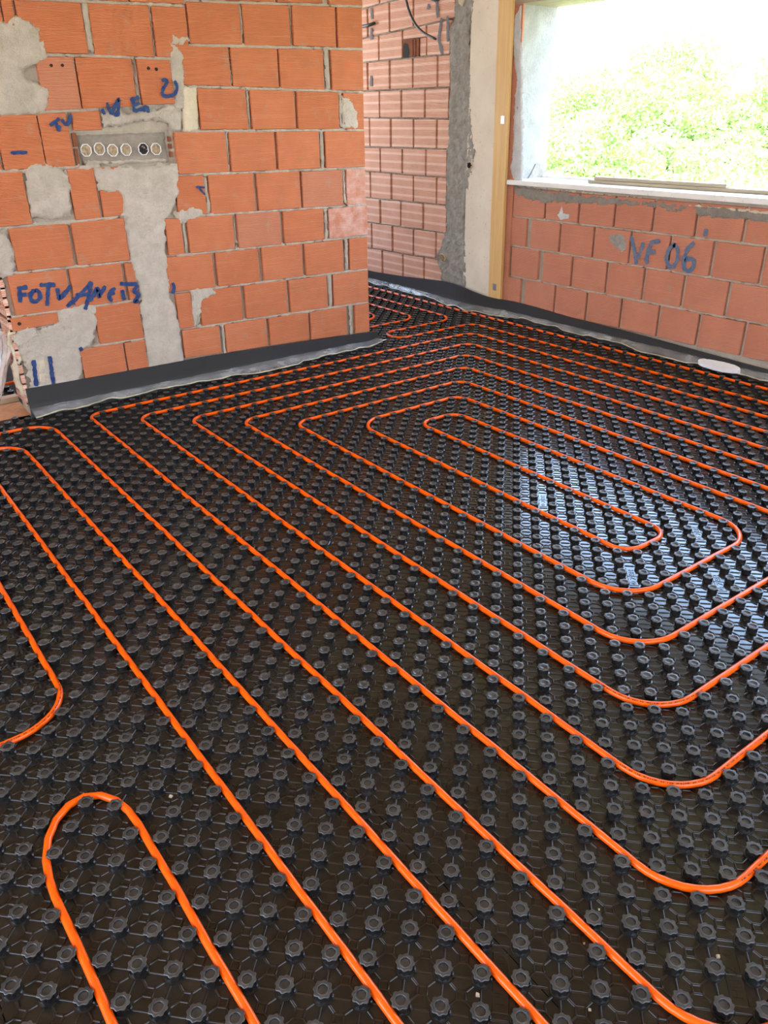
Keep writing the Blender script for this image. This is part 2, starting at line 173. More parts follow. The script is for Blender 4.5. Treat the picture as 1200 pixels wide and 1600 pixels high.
def mortar_mat(name, a, bcol, sc=14, bs=.8):
    m, t, b = mat(name, a, .95, 0, .15); p = pos(t)
    c = mix(t, ramp(t, tex(t, p, sc, 6, .65), [(.3, 0.), (.7, 1.)]), a, bcol)
    c = mix(t, ramp(t, tex(t, p, sc*7, 3), [(.62, 0.), (.74, .5)]), c, tuple(x*.5 for x in a))
    t.links.new(c, b.inputs['Base Color'])
    n1 = bump(t, b, tex(t, p, 48, 7, .75), bs, .011)
    bump(t, b, tex(t, p, 250, 3), .5, .0015, n1)
    return m
M_MORT = mortar_mat('mortar', (.54, .45, .345), (.41, .335, .25))
M_PATCH = mortar_mat('mortar_patch_mat', (.66, .555, .44), (.49, .41, .315), 14, 1.2)
M_JAMB = mortar_mat('jamb_plaster_mat', (.40, .375, .345), (.30, .275, .25), 8, 1.)
M_GREY = mortar_mat('grey_mortar', (.44, .39, .325), (.25, .215, .175), 16, 1.)
M_BEADG = mortar_mat('brown_grey_mortar', (.40, .335, .255), (.27, .22, .165), 20)
M_NICHE = mortar_mat('niche_mortar', (.36, .30, .24), (.24, .20, .155), 16)
M_DGREY = mortar_mat('dark_grey_mortar', (.33, .285, .225), (.22, .185, .145), 18, 1.)
M_CREAM = mortar_mat('cream_foam', (.72, .60, .42), (.60, .48, .32), 12)
M_PLASTER = mortar_mat('white_plaster', (.66, .63, .60), (.52, .49, .46), 7, .9)
M_COLUMN = mortar_mat('column_concrete', (.72, .60, .46), (.62, .50, .37), 4, .18)
M_SLAB = mortar_mat('floor_slab', (.08, .07, .06), (.05, .045, .04))
M_BOUNCE = mortar_mat('bounce_beige', (.72, .54, .36), (.62, .44, .28), 2)
M_CLAYW = mortar_mat('plain_clay_wall', (.58, .28, .16), (.50, .22, .12), 3, .4)
M_CEIL = mortar_mat('ceiling_slab', (.82, .70, .55), (.74, .62, .48), 3, .3)
M_RUBBLE = mortar_mat('brick_rubble', (.86, .44, .22), (.70, .30, .14), 22, 1.)
M_SILL = mortar_mat('sill_plaster', (.78, .72, .64), (.70, .64, .56), 6, .1)
def wood_mat(name, a, bcol, sc):
    m, t, b = mat(name, a, .6, 0, .3); p = pos(t)
    c = mix(t, ramp(t, tex(t, stretch(t, p, sc), 1., 4), [(.3, 0.), (.7, 1.)]), a, bcol)
    t.links.new(c, b.inputs['Base Color']); return m
M_WOODV = wood_mat('pine_board', (.66, .40, .15), (.56, .31, .10), (40, 40, 2))
M_WOODH = wood_mat('grey_plank', (.40, .31, .20), (.28, .21, .13), (40, 3, 60))
M_BATTEN = wood_mat('pale_batten', (.74, .48, .28), (.62, .38, .2), (3, 40, 60))
# black thermoformed plastic
M_MAT, t, b = mat('black_plastic', (.020, .0165, .0135), .14, 0, .42)
p = pos(t); t.links.new(ramp(t, tex(t, p, 5, 4), [(.3, .09), (.75, .17)]), b.inputs['Roughness'])
t.links.new(mix(t, ramp(t, tex(t, p, 7, 6, .7), [(.4, 0.), (.8, .55)]), (.019, .0145, .0098), (.046, .035, .024)), b.inputs['Base Color'])
bump(t, b, tex(t, p, 28, 2), .06, .003)
M_NUB, t, b = mat('black_nub_plastic', (.012, .011, .0105), .24, 0, .6)
p = pos(t); t.links.new(mix(t, ramp(t, tex(t, p, 30, 4), [(.45, 0.), (.8, .5)]), (.0105, .0096, .0088), (.040, .036, .031)), b.inputs['Base Color'])
bump(t, b, tex(t, p, 120, 2), .08, .0012)
M_CAP, t, b = mat('reflection_toned_cap', (.045, .041, .037), .34, 0, .5)  # cap tops paler than the nub body: ceiling reflection put into the colour
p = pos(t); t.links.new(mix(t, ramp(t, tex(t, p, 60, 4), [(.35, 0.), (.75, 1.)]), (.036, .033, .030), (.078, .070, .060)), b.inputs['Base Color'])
M_PIPE, t, b = mat('orange_pipe', (1.0, .118, .001), .28, 0, .35)
b.inputs['Coat Weight'].default_value = .1; b.inputs['Coat Roughness'].default_value = .15
M_PRINT, _, _ = mat('pipe_print', (.10, .02, .01), .6)
M_STRIP, t, b = mat('foam_edge_strip', (.027, .0245, .0225), .45, 0, .4); p = pos(t)
bump(t, b, tex(t, stretch(t, p, (30, 30, 260)), 1., 3), .5, .0015)
M_BLUE, t, b = mat('blue_paint', (.016, .036, .12), .7, 0, .3); p = pos(t)
t.links.new(mix(t, ramp(t, tex(t, p, 40, 4), [(.4, 0.), (.75, .8)]), (.014, .031, .12), (.05, .095, .18)), b.inputs['Base Color'])
M_TEAL, t, b = mat('faded_blue_paint', (.07, .14, .24), .8, 0, .2); p = pos(t)
t.links.new(mix(t, ramp(t, tex(t, p, 50, 4), [(.4, 0.), (.7, .9)]), (.075, .13, .22), (.21, .17, .17)), b.inputs['Base Color'])
M_GREYB, t, b = mat('grey_blue_paint', (.17, .17, .18), .8, 0, .2)
M_METAL, _, _ = mat('clip_metal', (.55, .56, .58), .35, .9)
M_CABLE, _, _ = mat('black_cable', (.035, .03, .026), .5)
M_WHITEPL, _, _ = mat('white_pvc', (.82, .80, .76), .45)
M_PAPER = mortar_mat('stuffed_paper', (.62, .47, .30), (.32, .22, .13), 60, 1.)
M_HOLE, _, _ = mat('drill_hole', (.02, .012, .01), .9)
M_WHITE = mortar_mat('white_polystyrene', (.86, .85, .82), (.80, .78, .74), 20, .5)
M_RUST = mortar_mat('rust_clay', (.34, .12, .06), (.22, .08, .04), 20)
def film_mat(name, tint, op):
    m = bpy.data.materials.new(name); m.use_nodes = True; t = m.node_tree; t.nodes.clear()
    o = t.nodes.new('ShaderNodeOutputMaterial'); tr = t.nodes.new('ShaderNodeBsdfTransparent')
    b = t.nodes.new('ShaderNodeBsdfPrincipled'); b.inputs['Base Color'].default_value = (*tint, 1); b.inputs['Roughness'].default_value = .10
    b.inputs['Specular IOR Level'].default_value = .9
    p = pos(t); f = ramp(t, tex(t, p, 7, 2, .5), [(.35, op*.6), (.70, min(1, op*1.7))])
    mx = t.nodes.new('ShaderNodeMixShader'); t.links.new(f, mx.inputs[0]); t.links.new(tr.outputs[0], mx.inputs[1]); t.links.new(b.outputs[0], mx.inputs[2])
    t.links.new(mx.outputs[0], o.inputs[0]); bump(t, b, tex(t, p, 16, 2), .5, .02); return m
M_FILM = film_mat('clear_film', (.62, .61, .58), .30)
M_FILME = film_mat('film_edge_mat', (.62, .55, .36), .95)
M_WRAP = film_mat('plastic_sheet', (.78, .66, .58), .7)
def leaf_mat(name, a, bc):
    m, t, b = mat(name, a, .5, 0, .3); oi = t.nodes.new('ShaderNodeObjectInfo'); p = pos(t)
    c = mix(t, ramp(t, tex(t, p, .9, 3), [(.35, 0.), (.65, 1.)]), a, bc)
    t.links.new(mix(t, ramp(t, oi.outputs['Random'], [(0, 0.), (1, .5)]), c, (.52, .54, .30)), b.inputs['Base Color'])
    b.inputs['Subsurface Weight'].default_value = 0
    o = [n for n in t.nodes if n.type == 'OUTPUT_MATERIAL'][0]
    tl = t.nodes.new('ShaderNodeBsdfTranslucent'); tl.inputs[0].default_value = (.38, .52, .10, 1)
    mx = t.nodes.new('ShaderNodeMixShader'); mx.inputs[0].default_value = .35
    t.links.new(b.outputs[0], mx.inputs[1]); t.links.new(tl.outputs[0], mx.inputs[2]); t.links.new(mx.outputs[0], o.inputs[0])
    return m
M_LEAF = leaf_mat('leaf_green', (.065, .16, .022), (.36, .42, .17))
M_BARK, _, _ = mat('bark', (.20, .15, .11), .9)
M_GROUND, t, b = mat('hill_grass', (.40, .46, .20), .95, 0, .1)
t.links.new(mix(t, ramp(t, tex(t, pos(t), .6, 6), [(.35, 0.), (.65, 1.)]), (.26, .36, .12), (.58, .56, .34)), b.inputs['Base Color'])

# ------------------------------------------------------------------ walls
Y1, X2 = 2.46, 4.14
H = .05                                     # half module of the nub grid, metres
def struct(o): o['kind'] = 'structure'; return o
# floor slab, ceiling
m = MB(); m.box(-3.2, 4.5, -4.6, 6.2, -.25, -.022); struct(m.build('floor', M_SLAB))
m = MB(); m.box(-3.6, 4.55, -4.6, 6.2, 2.62, 2.84); struct(m.build('ceiling', M_CEIL))

m = MB(); m.box(-3.6, -1.6, -4.8, -4.6, -.25, 2.62); m.box(2.6, 4.5, -4.8, -4.6, -.25, 2.62); m.box(-1.6, 2.6, -4.8, -4.6, -.25, .9); m.box(-1.6, 2.6, -4.8, -4.6, 2.3, 2.62)  # unseen walls around the room, openings sized to set its light level
struct(m.build('wall_back', M_CLAYW))
m = MB(); m.box(-3.6, -3.4, -4.6, -3.0, -.25, 2.62); m.box(-3.6, -3.4, 1.2, 6.2, -.25, 2.62); m.box(-3.6, -3.4, -3.0, 1.2, 2.3, 2.62); m.box(-3.6, -3.4, -3.0, 1.2, -.25, .3)
struct(m.build('wall_side', M_CLAYW))
m = MB(); m.box(-3.6, 1.3, 6.0, 6.2, -.25, 2.62); m.box(3.9, 4.14, 6.0, 6.2, -.25, 2.62); m.box(1.3, 3.9, 6.0, 6.2, -.25, .8); m.box(1.3, 3.9, 6.0, 6.2, 2.3, 2.62)
struct(m.build('wall_front', M_CLAYW))
# left brick wall: mortar core with the niche cut into it
U0, U1, ZT, TH = .567, 2.80, 2.62, .20
NI = (1.04, 1.545, 1.205, 1.365)            # niche
yc = Y1+.022
m = MB()
us = [U0+.004, NI[0], NI[1], U1-.004]; zs = [0-.02, NI[2], NI[3], ZT]
for i in range(3):
    for j in range(3):
        if (i, j) == (1, 1): continue
        m.add([(us[i], yc, zs[j]), (us[i+1], yc, zs[j]), (us[i+1], yc, zs[j+1]), (us[i], yc, zs[j+1])], [(0, 1, 2, 3)])
yb = Y1+.040
a, b_, c, d = NI
m.add([(a, yc, c), (b_, yc, c), (b_, yc, d), (a, yc, d), (a, yb, c), (b_, yb, c), (b_, yb, d), (a, yb, d)],
      [(4, 5, 6, 7), (0, 1, 5, 4), (1, 2, 6, 5), (2, 3, 7, 6), (3, 0, 4, 7)])
u0, u1 = us[0], us[3]; y2 = Y1+TH
m.add([(u0, yc, -.02), (u1, yc, -.02), (u1, y2, -.02), (u0, y2, -.02), (u0, yc, ZT), (u1, yc, ZT), (u1, y2, ZT), (u0, y2, ZT)],
      [(1, 2, 6, 5), (2, 3, 7, 6), (3, 0, 4, 7), (4, 5, 6, 7)])
WL = struct(m.build('wall_left', M_MORT))

def brick_obj(name, W, q, mt, parent, depth=.05, proud=None):
    """a brick face quad (u0,u1,b0,b1,t0,t1) on wall W, pushed back by depth, front edges chamfered"""
    u0, u1, b0, b1, t0, t1 = q[:6]
    pr = rnd.uniform(-.0015, .003) if proud is None else proud
    jt = lambda: rnd.uniform(-.0015, .0015)
    ch = .003
    P = [(u0+jt(), b0+jt()), (u1+jt(), b1+jt()), (u1+jt(), t1+jt()), (u0+jt(), t0+jt())]
    cu = sum(x for x, _ in P)/4; cz = sum(z for _, z in P)/4
    ins = [(x+(ch if x < cu else -ch), z+(ch if z < cz else -ch)) for x, z in P]
    v = [W(x, z, pr) for x, z in ins]+[W(x, z, pr-ch) for x, z in P]+[W(x, z, -depth) for x, z in P]
    f = [(0, 1, 2, 3)]+[(4+i, 4+(i+1) % 4, (i+1) % 4, i) for i in range(4)]+[(8+i, 8+(i+1) % 4, 4+(i+1) % 4, 4+i) for i in range(4)]+[(11, 10, 9, 8)]
    mb = MB(); mb.v = v; mb.f = f
    o = mb.build(name, mt, parent, origin=W(cu, cz, 0))
    return o
def W1(u, z, d): return (u, Y1-d, z)        # d = height out of the wall face
def W2(u, z, d): return (X2-d, u, z)
for q in T1:
    q = list(q); q[0] = max(q[0], U0); q[1] = min(q[1], U1)
    if q[1]-q[0] < .012: continue
    q[4] = min(q[4], ZT); q[5] = min(q[5], ZT)
    mt = {0: M_BR1, 1: M_BR1W, 2: M_BR1G}[q[6]]
    brick_obj('brick', W1, q, mt, WL)

# mortar patches: a bumpy sheet cut to an irregular outline
def inside(x, y, P):
    r = False; j = len(P)-1
    for i in range(len(P)):
        if (P[i][1] > y) != (P[j][1] > y) and x < (P[j][0]-P[i][0])*(y-P[i][1])/(P[j][1]-P[i][1])+P[i][0]: r = not r
        j = i
    return r
def sdist(x, y, P):
    d = 1e9
    for i in range(len(P)):
        ax, ay = P[i]; bx, by = P[(i+1) % len(P)]
        dx, dy = bx-ax, by-ay; L = dx*dx+dy*dy or 1e-9
        k = max(0, min(1, ((x-ax)*dx+(y-ay)*dy)/L)); d = min(d, math.hypot(x-ax-k*dx, y-ay-k*dy))
    return d if inside(x, y, P) else -d
PH = []                                     # patch height functions for the paint
def patch(name, W, P, th, mt, parent, step=.008, rag=.016, rough=.9, label=None, waffle=None):
    sd0 = rnd.uniform(0, 50)
    xs = [p[0] for p in P]; zs = [p[1] for p in P]
    def h(x, z):
        s = sdist(x, z, P)+rag*(noise.noise((x*28, z*28, sd0)))+rag*.5*noise.noise((x*75, z*75, sd0))
        if s < -.004: return None
        k = min(1, max(0, (s+.004)/.016)); k = k*k*(3-2*k)
        return -.012+k*(.012+th)+k*th*rough*(.8*noise.noise((x*16, z*22, sd0+9))+.5*noise.noise((x*55, z*75, sd0+3))-.5*abs(noise.noise((x*24, z*34, sd0+6))))+(k*waffle(x, z) if waffle else 0)
    nx = int((max(xs)-min(xs)+.04)/step)+1; nz = int((max(zs)-min(zs)+.04)/step)+1
    idx = {}; v = []; f = []
    for i in range(nx+1):
        for j in range(nz+1):
            x = min(xs)-.02+i*step; z = min(zs)-.02+j*step
            hh = h(x, z)
            if hh is None: continue
            idx[i, j] = len(v); v.append(W(x, z, hh))
    for i in range(nx):
        for j in range(nz):
            k = [(i, j), (i+1, j), (i+1, j+1), (i, j+1)]
            k = [idx[q] for q in k if q in idx]
            if len(k) >= 3: f.append(tuple(k) if W is W1 else tuple(k[::-1]))
    mb = MB(); mb.v = v; mb.f = f
    o = mb.build(name, mt, parent, smooth=True)
    if label: o['label'] = label
    PH.append((W, P, h)); return o
WP = 'mortar_patch'
for k, th in (('a', .006), ('b', .005), ('c', .007), ('d', .006), ('e', .007), ('f', .005), ('h', .003), ('i', .003), ('j', .003), ('k', .004), ('l', .003), ('m', .003), ('n', .004)):
    pl = [(max(x, U0-.012) if k == 'e' else max(x, U0), z) for x, z in PATCH[k]]
    wf = (lambda x, z: .007*abs(math.sin((x-.745)*math.pi/.055))**.5*abs(math.sin((z-1.0)*math.pi/.062))**.5 if .745 < x < .91 and 1.0 < z < 1.186 else 0.) if k == 'b' else None
    patch(WP, W1, pl, th, M_PATCH, WL, waffle=wf)
patch('cream_seam', W1, PATCH['seam'], .001, M_CREAM, WL, rag=.006, label='cream gypsum filling beside the mortar seam')
NR = [(x, z) for x, z in ((1.045, 1.212), (1.54, 1.21), (1.538, 1.358), (1.047, 1.36))]
patch('niche_render', lambda u, z, d: (u, yb-d, z), [(1.062, 1.208), (1.535, 1.207), (1.53, 1.36), (1.058, 1.358)], 0.008, M_NICHE, WL, rag=.004, label='grey mortar bed of the conduit niche')
patch('niche_render', lambda u, z, d: (u, yb+.001-d, z), [(1.075, 1.206), (1.525, 1.206), (1.53, 1.235), (1.075, 1.24)], .016, M_PATCH, WL, rag=.006)
# ragged clay at the niche's left and right edge
for (ua, ub, za, zb) in ((1.036, 1.058, 1.30, 1.362), (1.036, 1.052, 1.215, 1.292), (1.538, 1.549, 1.31, 1.335), (1.538, 1.549, 1.275, 1.30), (1.538, 1.549, 1.235, 1.262)):
    m = MB(); m.box(ua, ub, Y1+.012, Y1+.04, za, zb); m.build('clay_web', M_RUST, WL)
# pointing squeezed out of the bed joints, one ragged bead per joint
def bead(W, pts, wd, parent, mt, th=.0035, name='mortar_bead'):
    L = [(u, z-wd/2) for u, z in pts]+[(u, z+wd/2) for u, z in pts[::-1]]
    patch(name, W, L, th, mt, parent, step=.008, rag=.010, rough=.5)
for (x0, x1, za, zb) in BEADS1: bead(W1, [(max(x0, U0), za), (min(x1, U1), zb)], .017, WL, M_MORT)
for (x, za, zb, wd) in BEADS1V: bead(W1, [(x+wd*.5, za), (x+wd*.5, zb)][::-1] and [(x, za), (x, za)], wd, WL, M_MORT) if False else patch('mortar_bead', W1, [(x-wd/2, za), (x+wd/2, za), (x+wd/2, zb), (x-wd/2, zb)], .003, M_MORT, WL, step=.008, rag=.009)
# six conduit sockets
for k, (u, z) in enumerate([(1.098, 1.283), (1.166, 1.287), (1.233, 1.278), (1.304, 1.279), (1.396, 1.279), (1.465, 1.277)]):
    m = MB(); n = 8; r0, r1 = .0305, .0275; ph = math.pi/8
    V = []
    for (r, y) in ((r0, yb-.004), (r0, yb-.017), (r1, yb-.017), (r1, yb+.0)):
        V += [(u+r*.95*math.cos(ph+2*math.pi*i/n), y, z+r*math.sin(ph+2*math.pi*i/n)) for i in range(n)]
    m.add(V, [(j*n+i, j*n+(i+1) % n, (j+1)*n+(i+1) % n, (j+1)*n+i) for j in range(3) for i in range(n)])
    s_ = m.build('conduit_socket', M_WHITEPL, WL)
    m = MB(); g = 7; V = []
    for i in range(g+1):
        for j in range(g+1):
            a1, b1 = (i/g*2-1), (j/g*2-1)
            rr = max(abs(a1), abs(b1)); L = math.hypot(a1, b1) or 1
            x, zz = a1/L*rr*.027, b1/L*rr*.027
            V.append((u+x, yb-.011-(.004 if k in (1, 2, 3) else 0)*(1-rr)+.009*noise.noise((x*90+k*7, zz*90, 3)), z+zz))
    m.add(V, [(i*(g+1)+j, (i+1)*(g+1)+j, (i+1)*(g+1)+j+1, i*(g+1)+j+1) for i in range(g) for j in range(g)])
    f_ = m.build('stuffing', M_HOLE if k == 4 else M_PAPER, s_)
# drill holes in the bricks
for (u, z) in ((.993, 1.651), (1.044, 1.652), (1.47, 1.646), (1.51, 1.643), (.603, .493)):
    m = MB(); V = [(u+.0085*math.cos(i*math.pi/4)*rnd.uniform(.8, 1.1), Y1-.0032, z+.008*math.sin(i*math.pi/4)*rnd.uniform(.8, 1.1)) for i in range(8)]
    V += [(u+(x-u)*1.15, Y1-.0005, z+(zz-z)*1.15) for (x, _, zz) in V[:8]]
    m.add(V, [tuple(range(8))]+[(i, i+8, (i+1) % 8+8, (i+1) % 8) for i in range(8)]); m.build('drill_hole', M_HOLE, WL)
# open ends of hollow bricks on the wall's left end
for zb_, zt_ in ((.07, .29), (.305, .515), (.53, .725), (.745, .94), (.97, 1.19), (1.23, 1.44), (1.47, 1.68), (1.71, 1.92), (1.95, 2.15), (2.18, 2.38)):
    for ya, yb_ in ((Y1+.006, Y1+.195),):
        m = MB(); nz, ny, wth = 4, 4, .009; x0, x1 = U0-.014, U0+.006
        for i in range(ny+1):
            y = ya+(yb_-ya-wth)*i/ny; m.box(x0, x1, y, y+wth, zb_, zt_)
        for j in range(nz+1):
            z = zb_+(zt_-zb_-wth)*j/nz; m.box(x0+.0004, x1, ya, yb_, z, z+wth)
        m.build('hollow_brick_end', M_BR2, WL)
# brush lettering
def height_at(W, x, z):
    hm = .003
    for w_, P, h in PH:
        if w_ is W:
            v = h(x, z)
            if v is not None: hm = max(hm, v)
    return hm+.0028
def ribbon(name, W, strokes, wd, mt, parent, label, lift=0.):
    mb = MB()
    for si, S in enumerate(strokes):
        pts = []
        for i in range(len(S)-1):
            n = max(2, int(math.hypot(S[i+1][0]-S[i][0], S[i+1][1]-S[i][1])/.008))
            pts += [(S[i][0]+(S[i+1][0]-S[i][0])*k/n, S[i][1]+(S[i+1][1]-S[i][1])*k/n) for k in range(n)]
        pts.append(S[-1])
        for _ in range(2):
            pts = [pts[0]]+[((pts[i-1][0]+2*pts[i][0]+pts[i+1][0])/4, (pts[i-1][1]+2*pts[i][1]+pts[i+1][1])/4) for i in range(1, len(pts)-1)]+[pts[-1]]
        V = []
        for i, (x, z) in enumerate(pts):
            a, c = pts[max(i-1, 0)], pts[min(i+1, len(pts)-1)]
            tx, tz = c[0]-a[0], c[1]-a[1]; L = math.hypot(tx, tz) or 1e-6
            ww = wd*(1+.35*noise.noise((x*40, z*40, 5)))*(.75 if i in (0, len(pts)-1) else 1)
            for s_ in (-1, 1):
                jj = 1+.35*noise.noise((x*160, z*160, s_*3.))
                X, Z = x-s_*tz/L*ww*jj/2, z+s_*tx/L*ww*jj/2
                V.append(W(X, Z, height_at(W, X, Z)+.0004*si+lift))
        mb.add(V, [(2*i, 2*i+1, 2*i+3, 2*i+2) for i in range(len(pts)-1)])
    o = mb.build(name, mt, parent); o['label'] = label; return o
ribbon('painted_lettering', W1, PAINT['FOTV'], .021, M_BLUE, WL, 'blue brush letters low on the bricks')
ribbon('painted_lettering', W1, PAINT['NAMES'], .021, M_BLUE, WL, 'slanted blue brush letters running onto the mortar')
ribbon('painted_lettering', W1, PAINT['NEFB'], .017, M_BLUE, WL, 'blue brush letters and number above the niche', .004)
ribbon('painted_lettering', W1, PAINT['TV'], .016, M_BLUE, WL, 'small blue brush letters left of the niche')
ribbon('painted_mark', W1, PAINT['dash'], .010, M_BLUE, WL, 'blue brush dash')
ribbon('painted_mark', W1, PAINT['arrow'], .012, M_BLUE, WL, 'blue painted arrow tip')
ribbon('painted_mark', W1, PAINT['bars'], .022, M_BLUE, WL, 'two upright blue strokes on the mortar')
patch('cream_stripe', W1, [(.632, .165), (.70, .165), (.69, .30), (.645, .30)], .009, M_CREAM, WL, rag=.004, label='cream strip between two blue strokes')

# ------------------------------------------------------------------ right wall with the window
YW = 2.529                                   # window jamb
xc = X2+.022
m = MB(); m.box(xc, X2+.36, YW, 6.2, -.02, ZT)
m.box(xc, X2+.36, -2.2, YW, -.02, .955); m.box(xc, X2+.36, -4.6, -2.2, -.02, ZT); m.box(xc, X2+.36, -2.2, YW, 2.09, ZT)
WR = struct(m.build('wall_right', M_MORT))
for q in T2:
    q = list(q)
    if q[0] < 1.0 and q[0] > 0 and q[1] < .57: pass
    cu = (q[0]+q[1])/2; cz = (q[2]+q[4])/2
    mt = M_BR2 if cu > 2.9 else M_BR3
    if cu < 2.9 and q[4] > .90: q[4] = q[5] = min(q[4], .942)
    if 3.55 < cu < 3.85 and 1.80 < q[2] < 1.85 and 1.9 < q[4] and abs(cu-3.70) < .1:
        t_ = list(q); t_[2] = t_[3] = q[2]+.125; brick_obj('brick', W2, t_, mt, WR)
        t_ = list(q); t_[1] = q[0]+.075; t_[4] = t_[5] = q[2]+.122; brick_obj('brick', W2, t_, mt, WR, proud=-.006)
        m = MB(); m.box(X2-.002, X2+.012, q[0]+.08, q[1], q[2], q[2]+.12); m.build('broken_recess', M_RUST, WR)
        m = MB(); m.prism([(X2-.004, q[1]-.005, q[2]), (X2-.004, q[1]-.07, q[2]), (X2-.004, q[1]-.085, q[2]+.03), (X2-.004, q[1]-.06, q[2]+.09), (X2-.004, q[1]-.02, q[2]+.10), (X2-.004, q[1]-.005, q[2]+.08)], (.01, 0, 0)); m.build('broken_recess', M_HOLE, WR)
        for yy in (q[0]+.115, q[0]+.15): m = MB(); m.box(X2-.006, X2, yy, yy+.012, q[2], q[2]+.115); m.build('clay_web', M_RUST, WR)
        continue
    brick_obj('brick', W2, q, mt, WR)
# continue the courses to the right of the frame and further left behind the other wall
for j, z0 in enumerate((.105, .318, .532, .742)):
    y = .03-(.1 if j % 2 else 0)
    while y > -2.2:
        zt_ = z0+.2 if j < 3 else .942
        brick_obj('brick', W2, (y-.272, y-.004, z0, z0, zt_, zt_), M_BR3, WR); y -= .276
for (x0, x1, za, zb) in BEADS2: bead(W2, [(x0, za), (x1, zb)], .016, WR, M_BEADG if x0 > 2.9 else M_MORT, .002)
patch(WP, W2, PATCH['mort'], .014, M_GREY, WR, rag=.02, rough=.6, label='rough grey mortar band between bricks and column')
patch(WP, W2, PATCH['sillmort']+[], .004, M_DGREY, WR, rag=.02, label='dark grey mortar smeared under the sill')
for y, z0, z1, wd in DRIPS: patch('mortar_drip', W2, [(y-wd/2, z0), (y+wd/2, z0), (y+wd/2, z1), (y-wd/2, z1)], .0015, M_DGREY, WR, step=.005, rag=.004)
patch('mortar_smear', W2, SMEAR, .0008, M_GREY, WR, rag=.02, rough=.3)
patch('foam_bead', W2, PATCH['sillfoam'], .008, M_CREAM, WR, rag=.008, label='cream foam bead under the sill')
patch('plaster_splash', W2, PATCH['splash'], .003, M_PLASTER, WR, rag=.006, label='white plaster splash below the sill')
patch('plaster_edge', W2, PATCH['wht'], .008, M_PLASTER, WR, rag=.008, label='pale plaster edge beside the window jamb')
m = MB(); m.box(X2-.003, X2+.01, 2.50, 2.62, .10, 2.3); m.build('clay_strip', M_BR3, WR)
ribbon('painted_lettering', W2, PAINT['VE06'], .026, M_TEAL, WR, 'faded blue painted VE 06 below the window')
ribbon('painted_mark', W2, PAINT['backblue'], .028, M_GREYB, WR, 'faded grey blue paint strokes high on the bricks')
# small holes and an outlet in the grey mortar band
def outlet(y, z, r, fill):
    m = MB(); n = 10; V = []
    for (rr, d) in ((r, .004), (r, .026), (r*.85, .026), (r*.85, .010)):
        V += [(X2-d, y+rr*math.cos(2*math.pi*i/n), z+rr*math.sin(2*math.pi*i/n)) for i in range(n)]
    m.add(V, [(j*n+i, j*n+(i+1) % n, (j+1)*n+(i+1) % n, (j+1)*n+i) for j in range(3) for i in range(n)]+[tuple(range(3*n, 4*n))])
    s_ = m.build('conduit_socket', M_CREAM, WR)
    m = MB()
    for k in range(7):
        a = k*.9; m.tube([(X2-.012, y, z), (X2-.028-.006*(k % 2), y+r*.7*math.cos(a), z+r*.7*math.sin(a)), (X2-.022, y+r*.9*math.cos(a+.5), z+r*.8*math.sin(a+.5))], .006, 5)
    m.build('stuffing', fill, s_)
outlet(3.256, .356, .034, M_PAPER); outlet(2.957, 1.066, .024, M_HOLE)
m = MB(); m.tube([(X2-.003, 4.40, 2.072), (X2-.012, 4.28, 2.072), (X2-.02, 4.155, 2.079)], .012, 8)
tag(m.build('conduit_stub', M_CABLE, None, True), 'short dark conduit stub sticking out of a brick joint beside the left wall', 'pipe')

# concrete column and the nailed board
m = MB(); m.box(X2-.012, X2+.2, 2.60, 3.0, -.02, ZT)
struct(m.build('trim_1', M_COLUMN))
bd = empty('formwork_board', (X2, 2.61, 0))
tag(bd, 'tall yellow pine board fixed upright between concrete column and brick', 'board')
m = MB(); bx = .142/2
m.v = []; m.prism([(X2-.038, 2.54, .02), (X2-.013, 2.54, .02), (X2-.013, 2.672, .02), (X2-.038, 2.672, .02)], (0, 0.035, 2.4))
m.build('plank', M_WOODV, bd).location = (-X2, -2.61, 0)
for z in (.19, 1.35):
    m = MB(); m.box(X2-.0405, X2-.037, 2.59, 2.625, z, z+.05); m.build('metal_clip', M_METAL, bd).location = (-X2, -2.61, 0)

# window: jamb skim, sill, lintel board
WN = struct(empty('window_1', (X2, YW, .96)))
def part(o): o.parent = WN; o.location = Vector(o.location)-Vector(WN.location); return o
m = MB(); nz, nx = 60, 22; V = []
for i in range(nx+1):
    for j in range(nz+1):
        x = X2-.004+.35*i/nx; z = .985+1.1*j/nz
        V.append((x, YW-.006-.006*noise.noise((x*9, z*9, 1))-.004*abs(noise.noise((x*30, z*22, 4))), z))
m.add(V, [(i*(nz+1)+j, (i+1)*(nz+1)+j, (i+1)*(nz+1)+j+1, i*(nz+1)+j+1) for i in range(nx) for j in range(nz)])
part(m.build('jamb_plaster', M_JAMB, None, True))
m = MB(); m.prism([(X2+.16, YW-.0165, .985), (X2+.345, YW-.0165, .985), (X2+.345, YW-.0165, 1.075), (X2+.23, YW-.0165, 1.08), (X2+.19, YW-.0165, 1.02)], (0, .006, 0)); part(m.build('grey_patch', M_GREY))
m = MB(); m.box(X2-.034, X2+.36, -2.2, YW+.01, .955, .985); part(m.build('window_sill', M_SILL))
m = MB(); m.box(X2+.30, X2+.36, -2.2, YW-.012, .985, 1.0); part(m.build('sill_upstand', M_SILL))
m = MB(); m.box(X2-.01, X2+.36, -2.2, YW+.14, 2.062, 2.088); part(m.build('lintel_board', M_WOODH))
m = MB(); m.box(X2-.012, X2+.06, -2.2, YW+.16, 2.088, 2.2); part(m.build('lintel_face', M_CREAM))
def plank(name, xa, ya, yb_, z0, z1, wd, label, dy=0):
    m = MB(); m.prism([(xa, ya, z0), (xa+wd, ya, z0), (xa+wd, ya, z1), (xa, ya, z1)], (dy, yb_-ya, 0))
    tag(m.build(name, M_WOODH, None, origin=(xa, ya, z0)), label, 'plank', 'planks lying on the window sill')
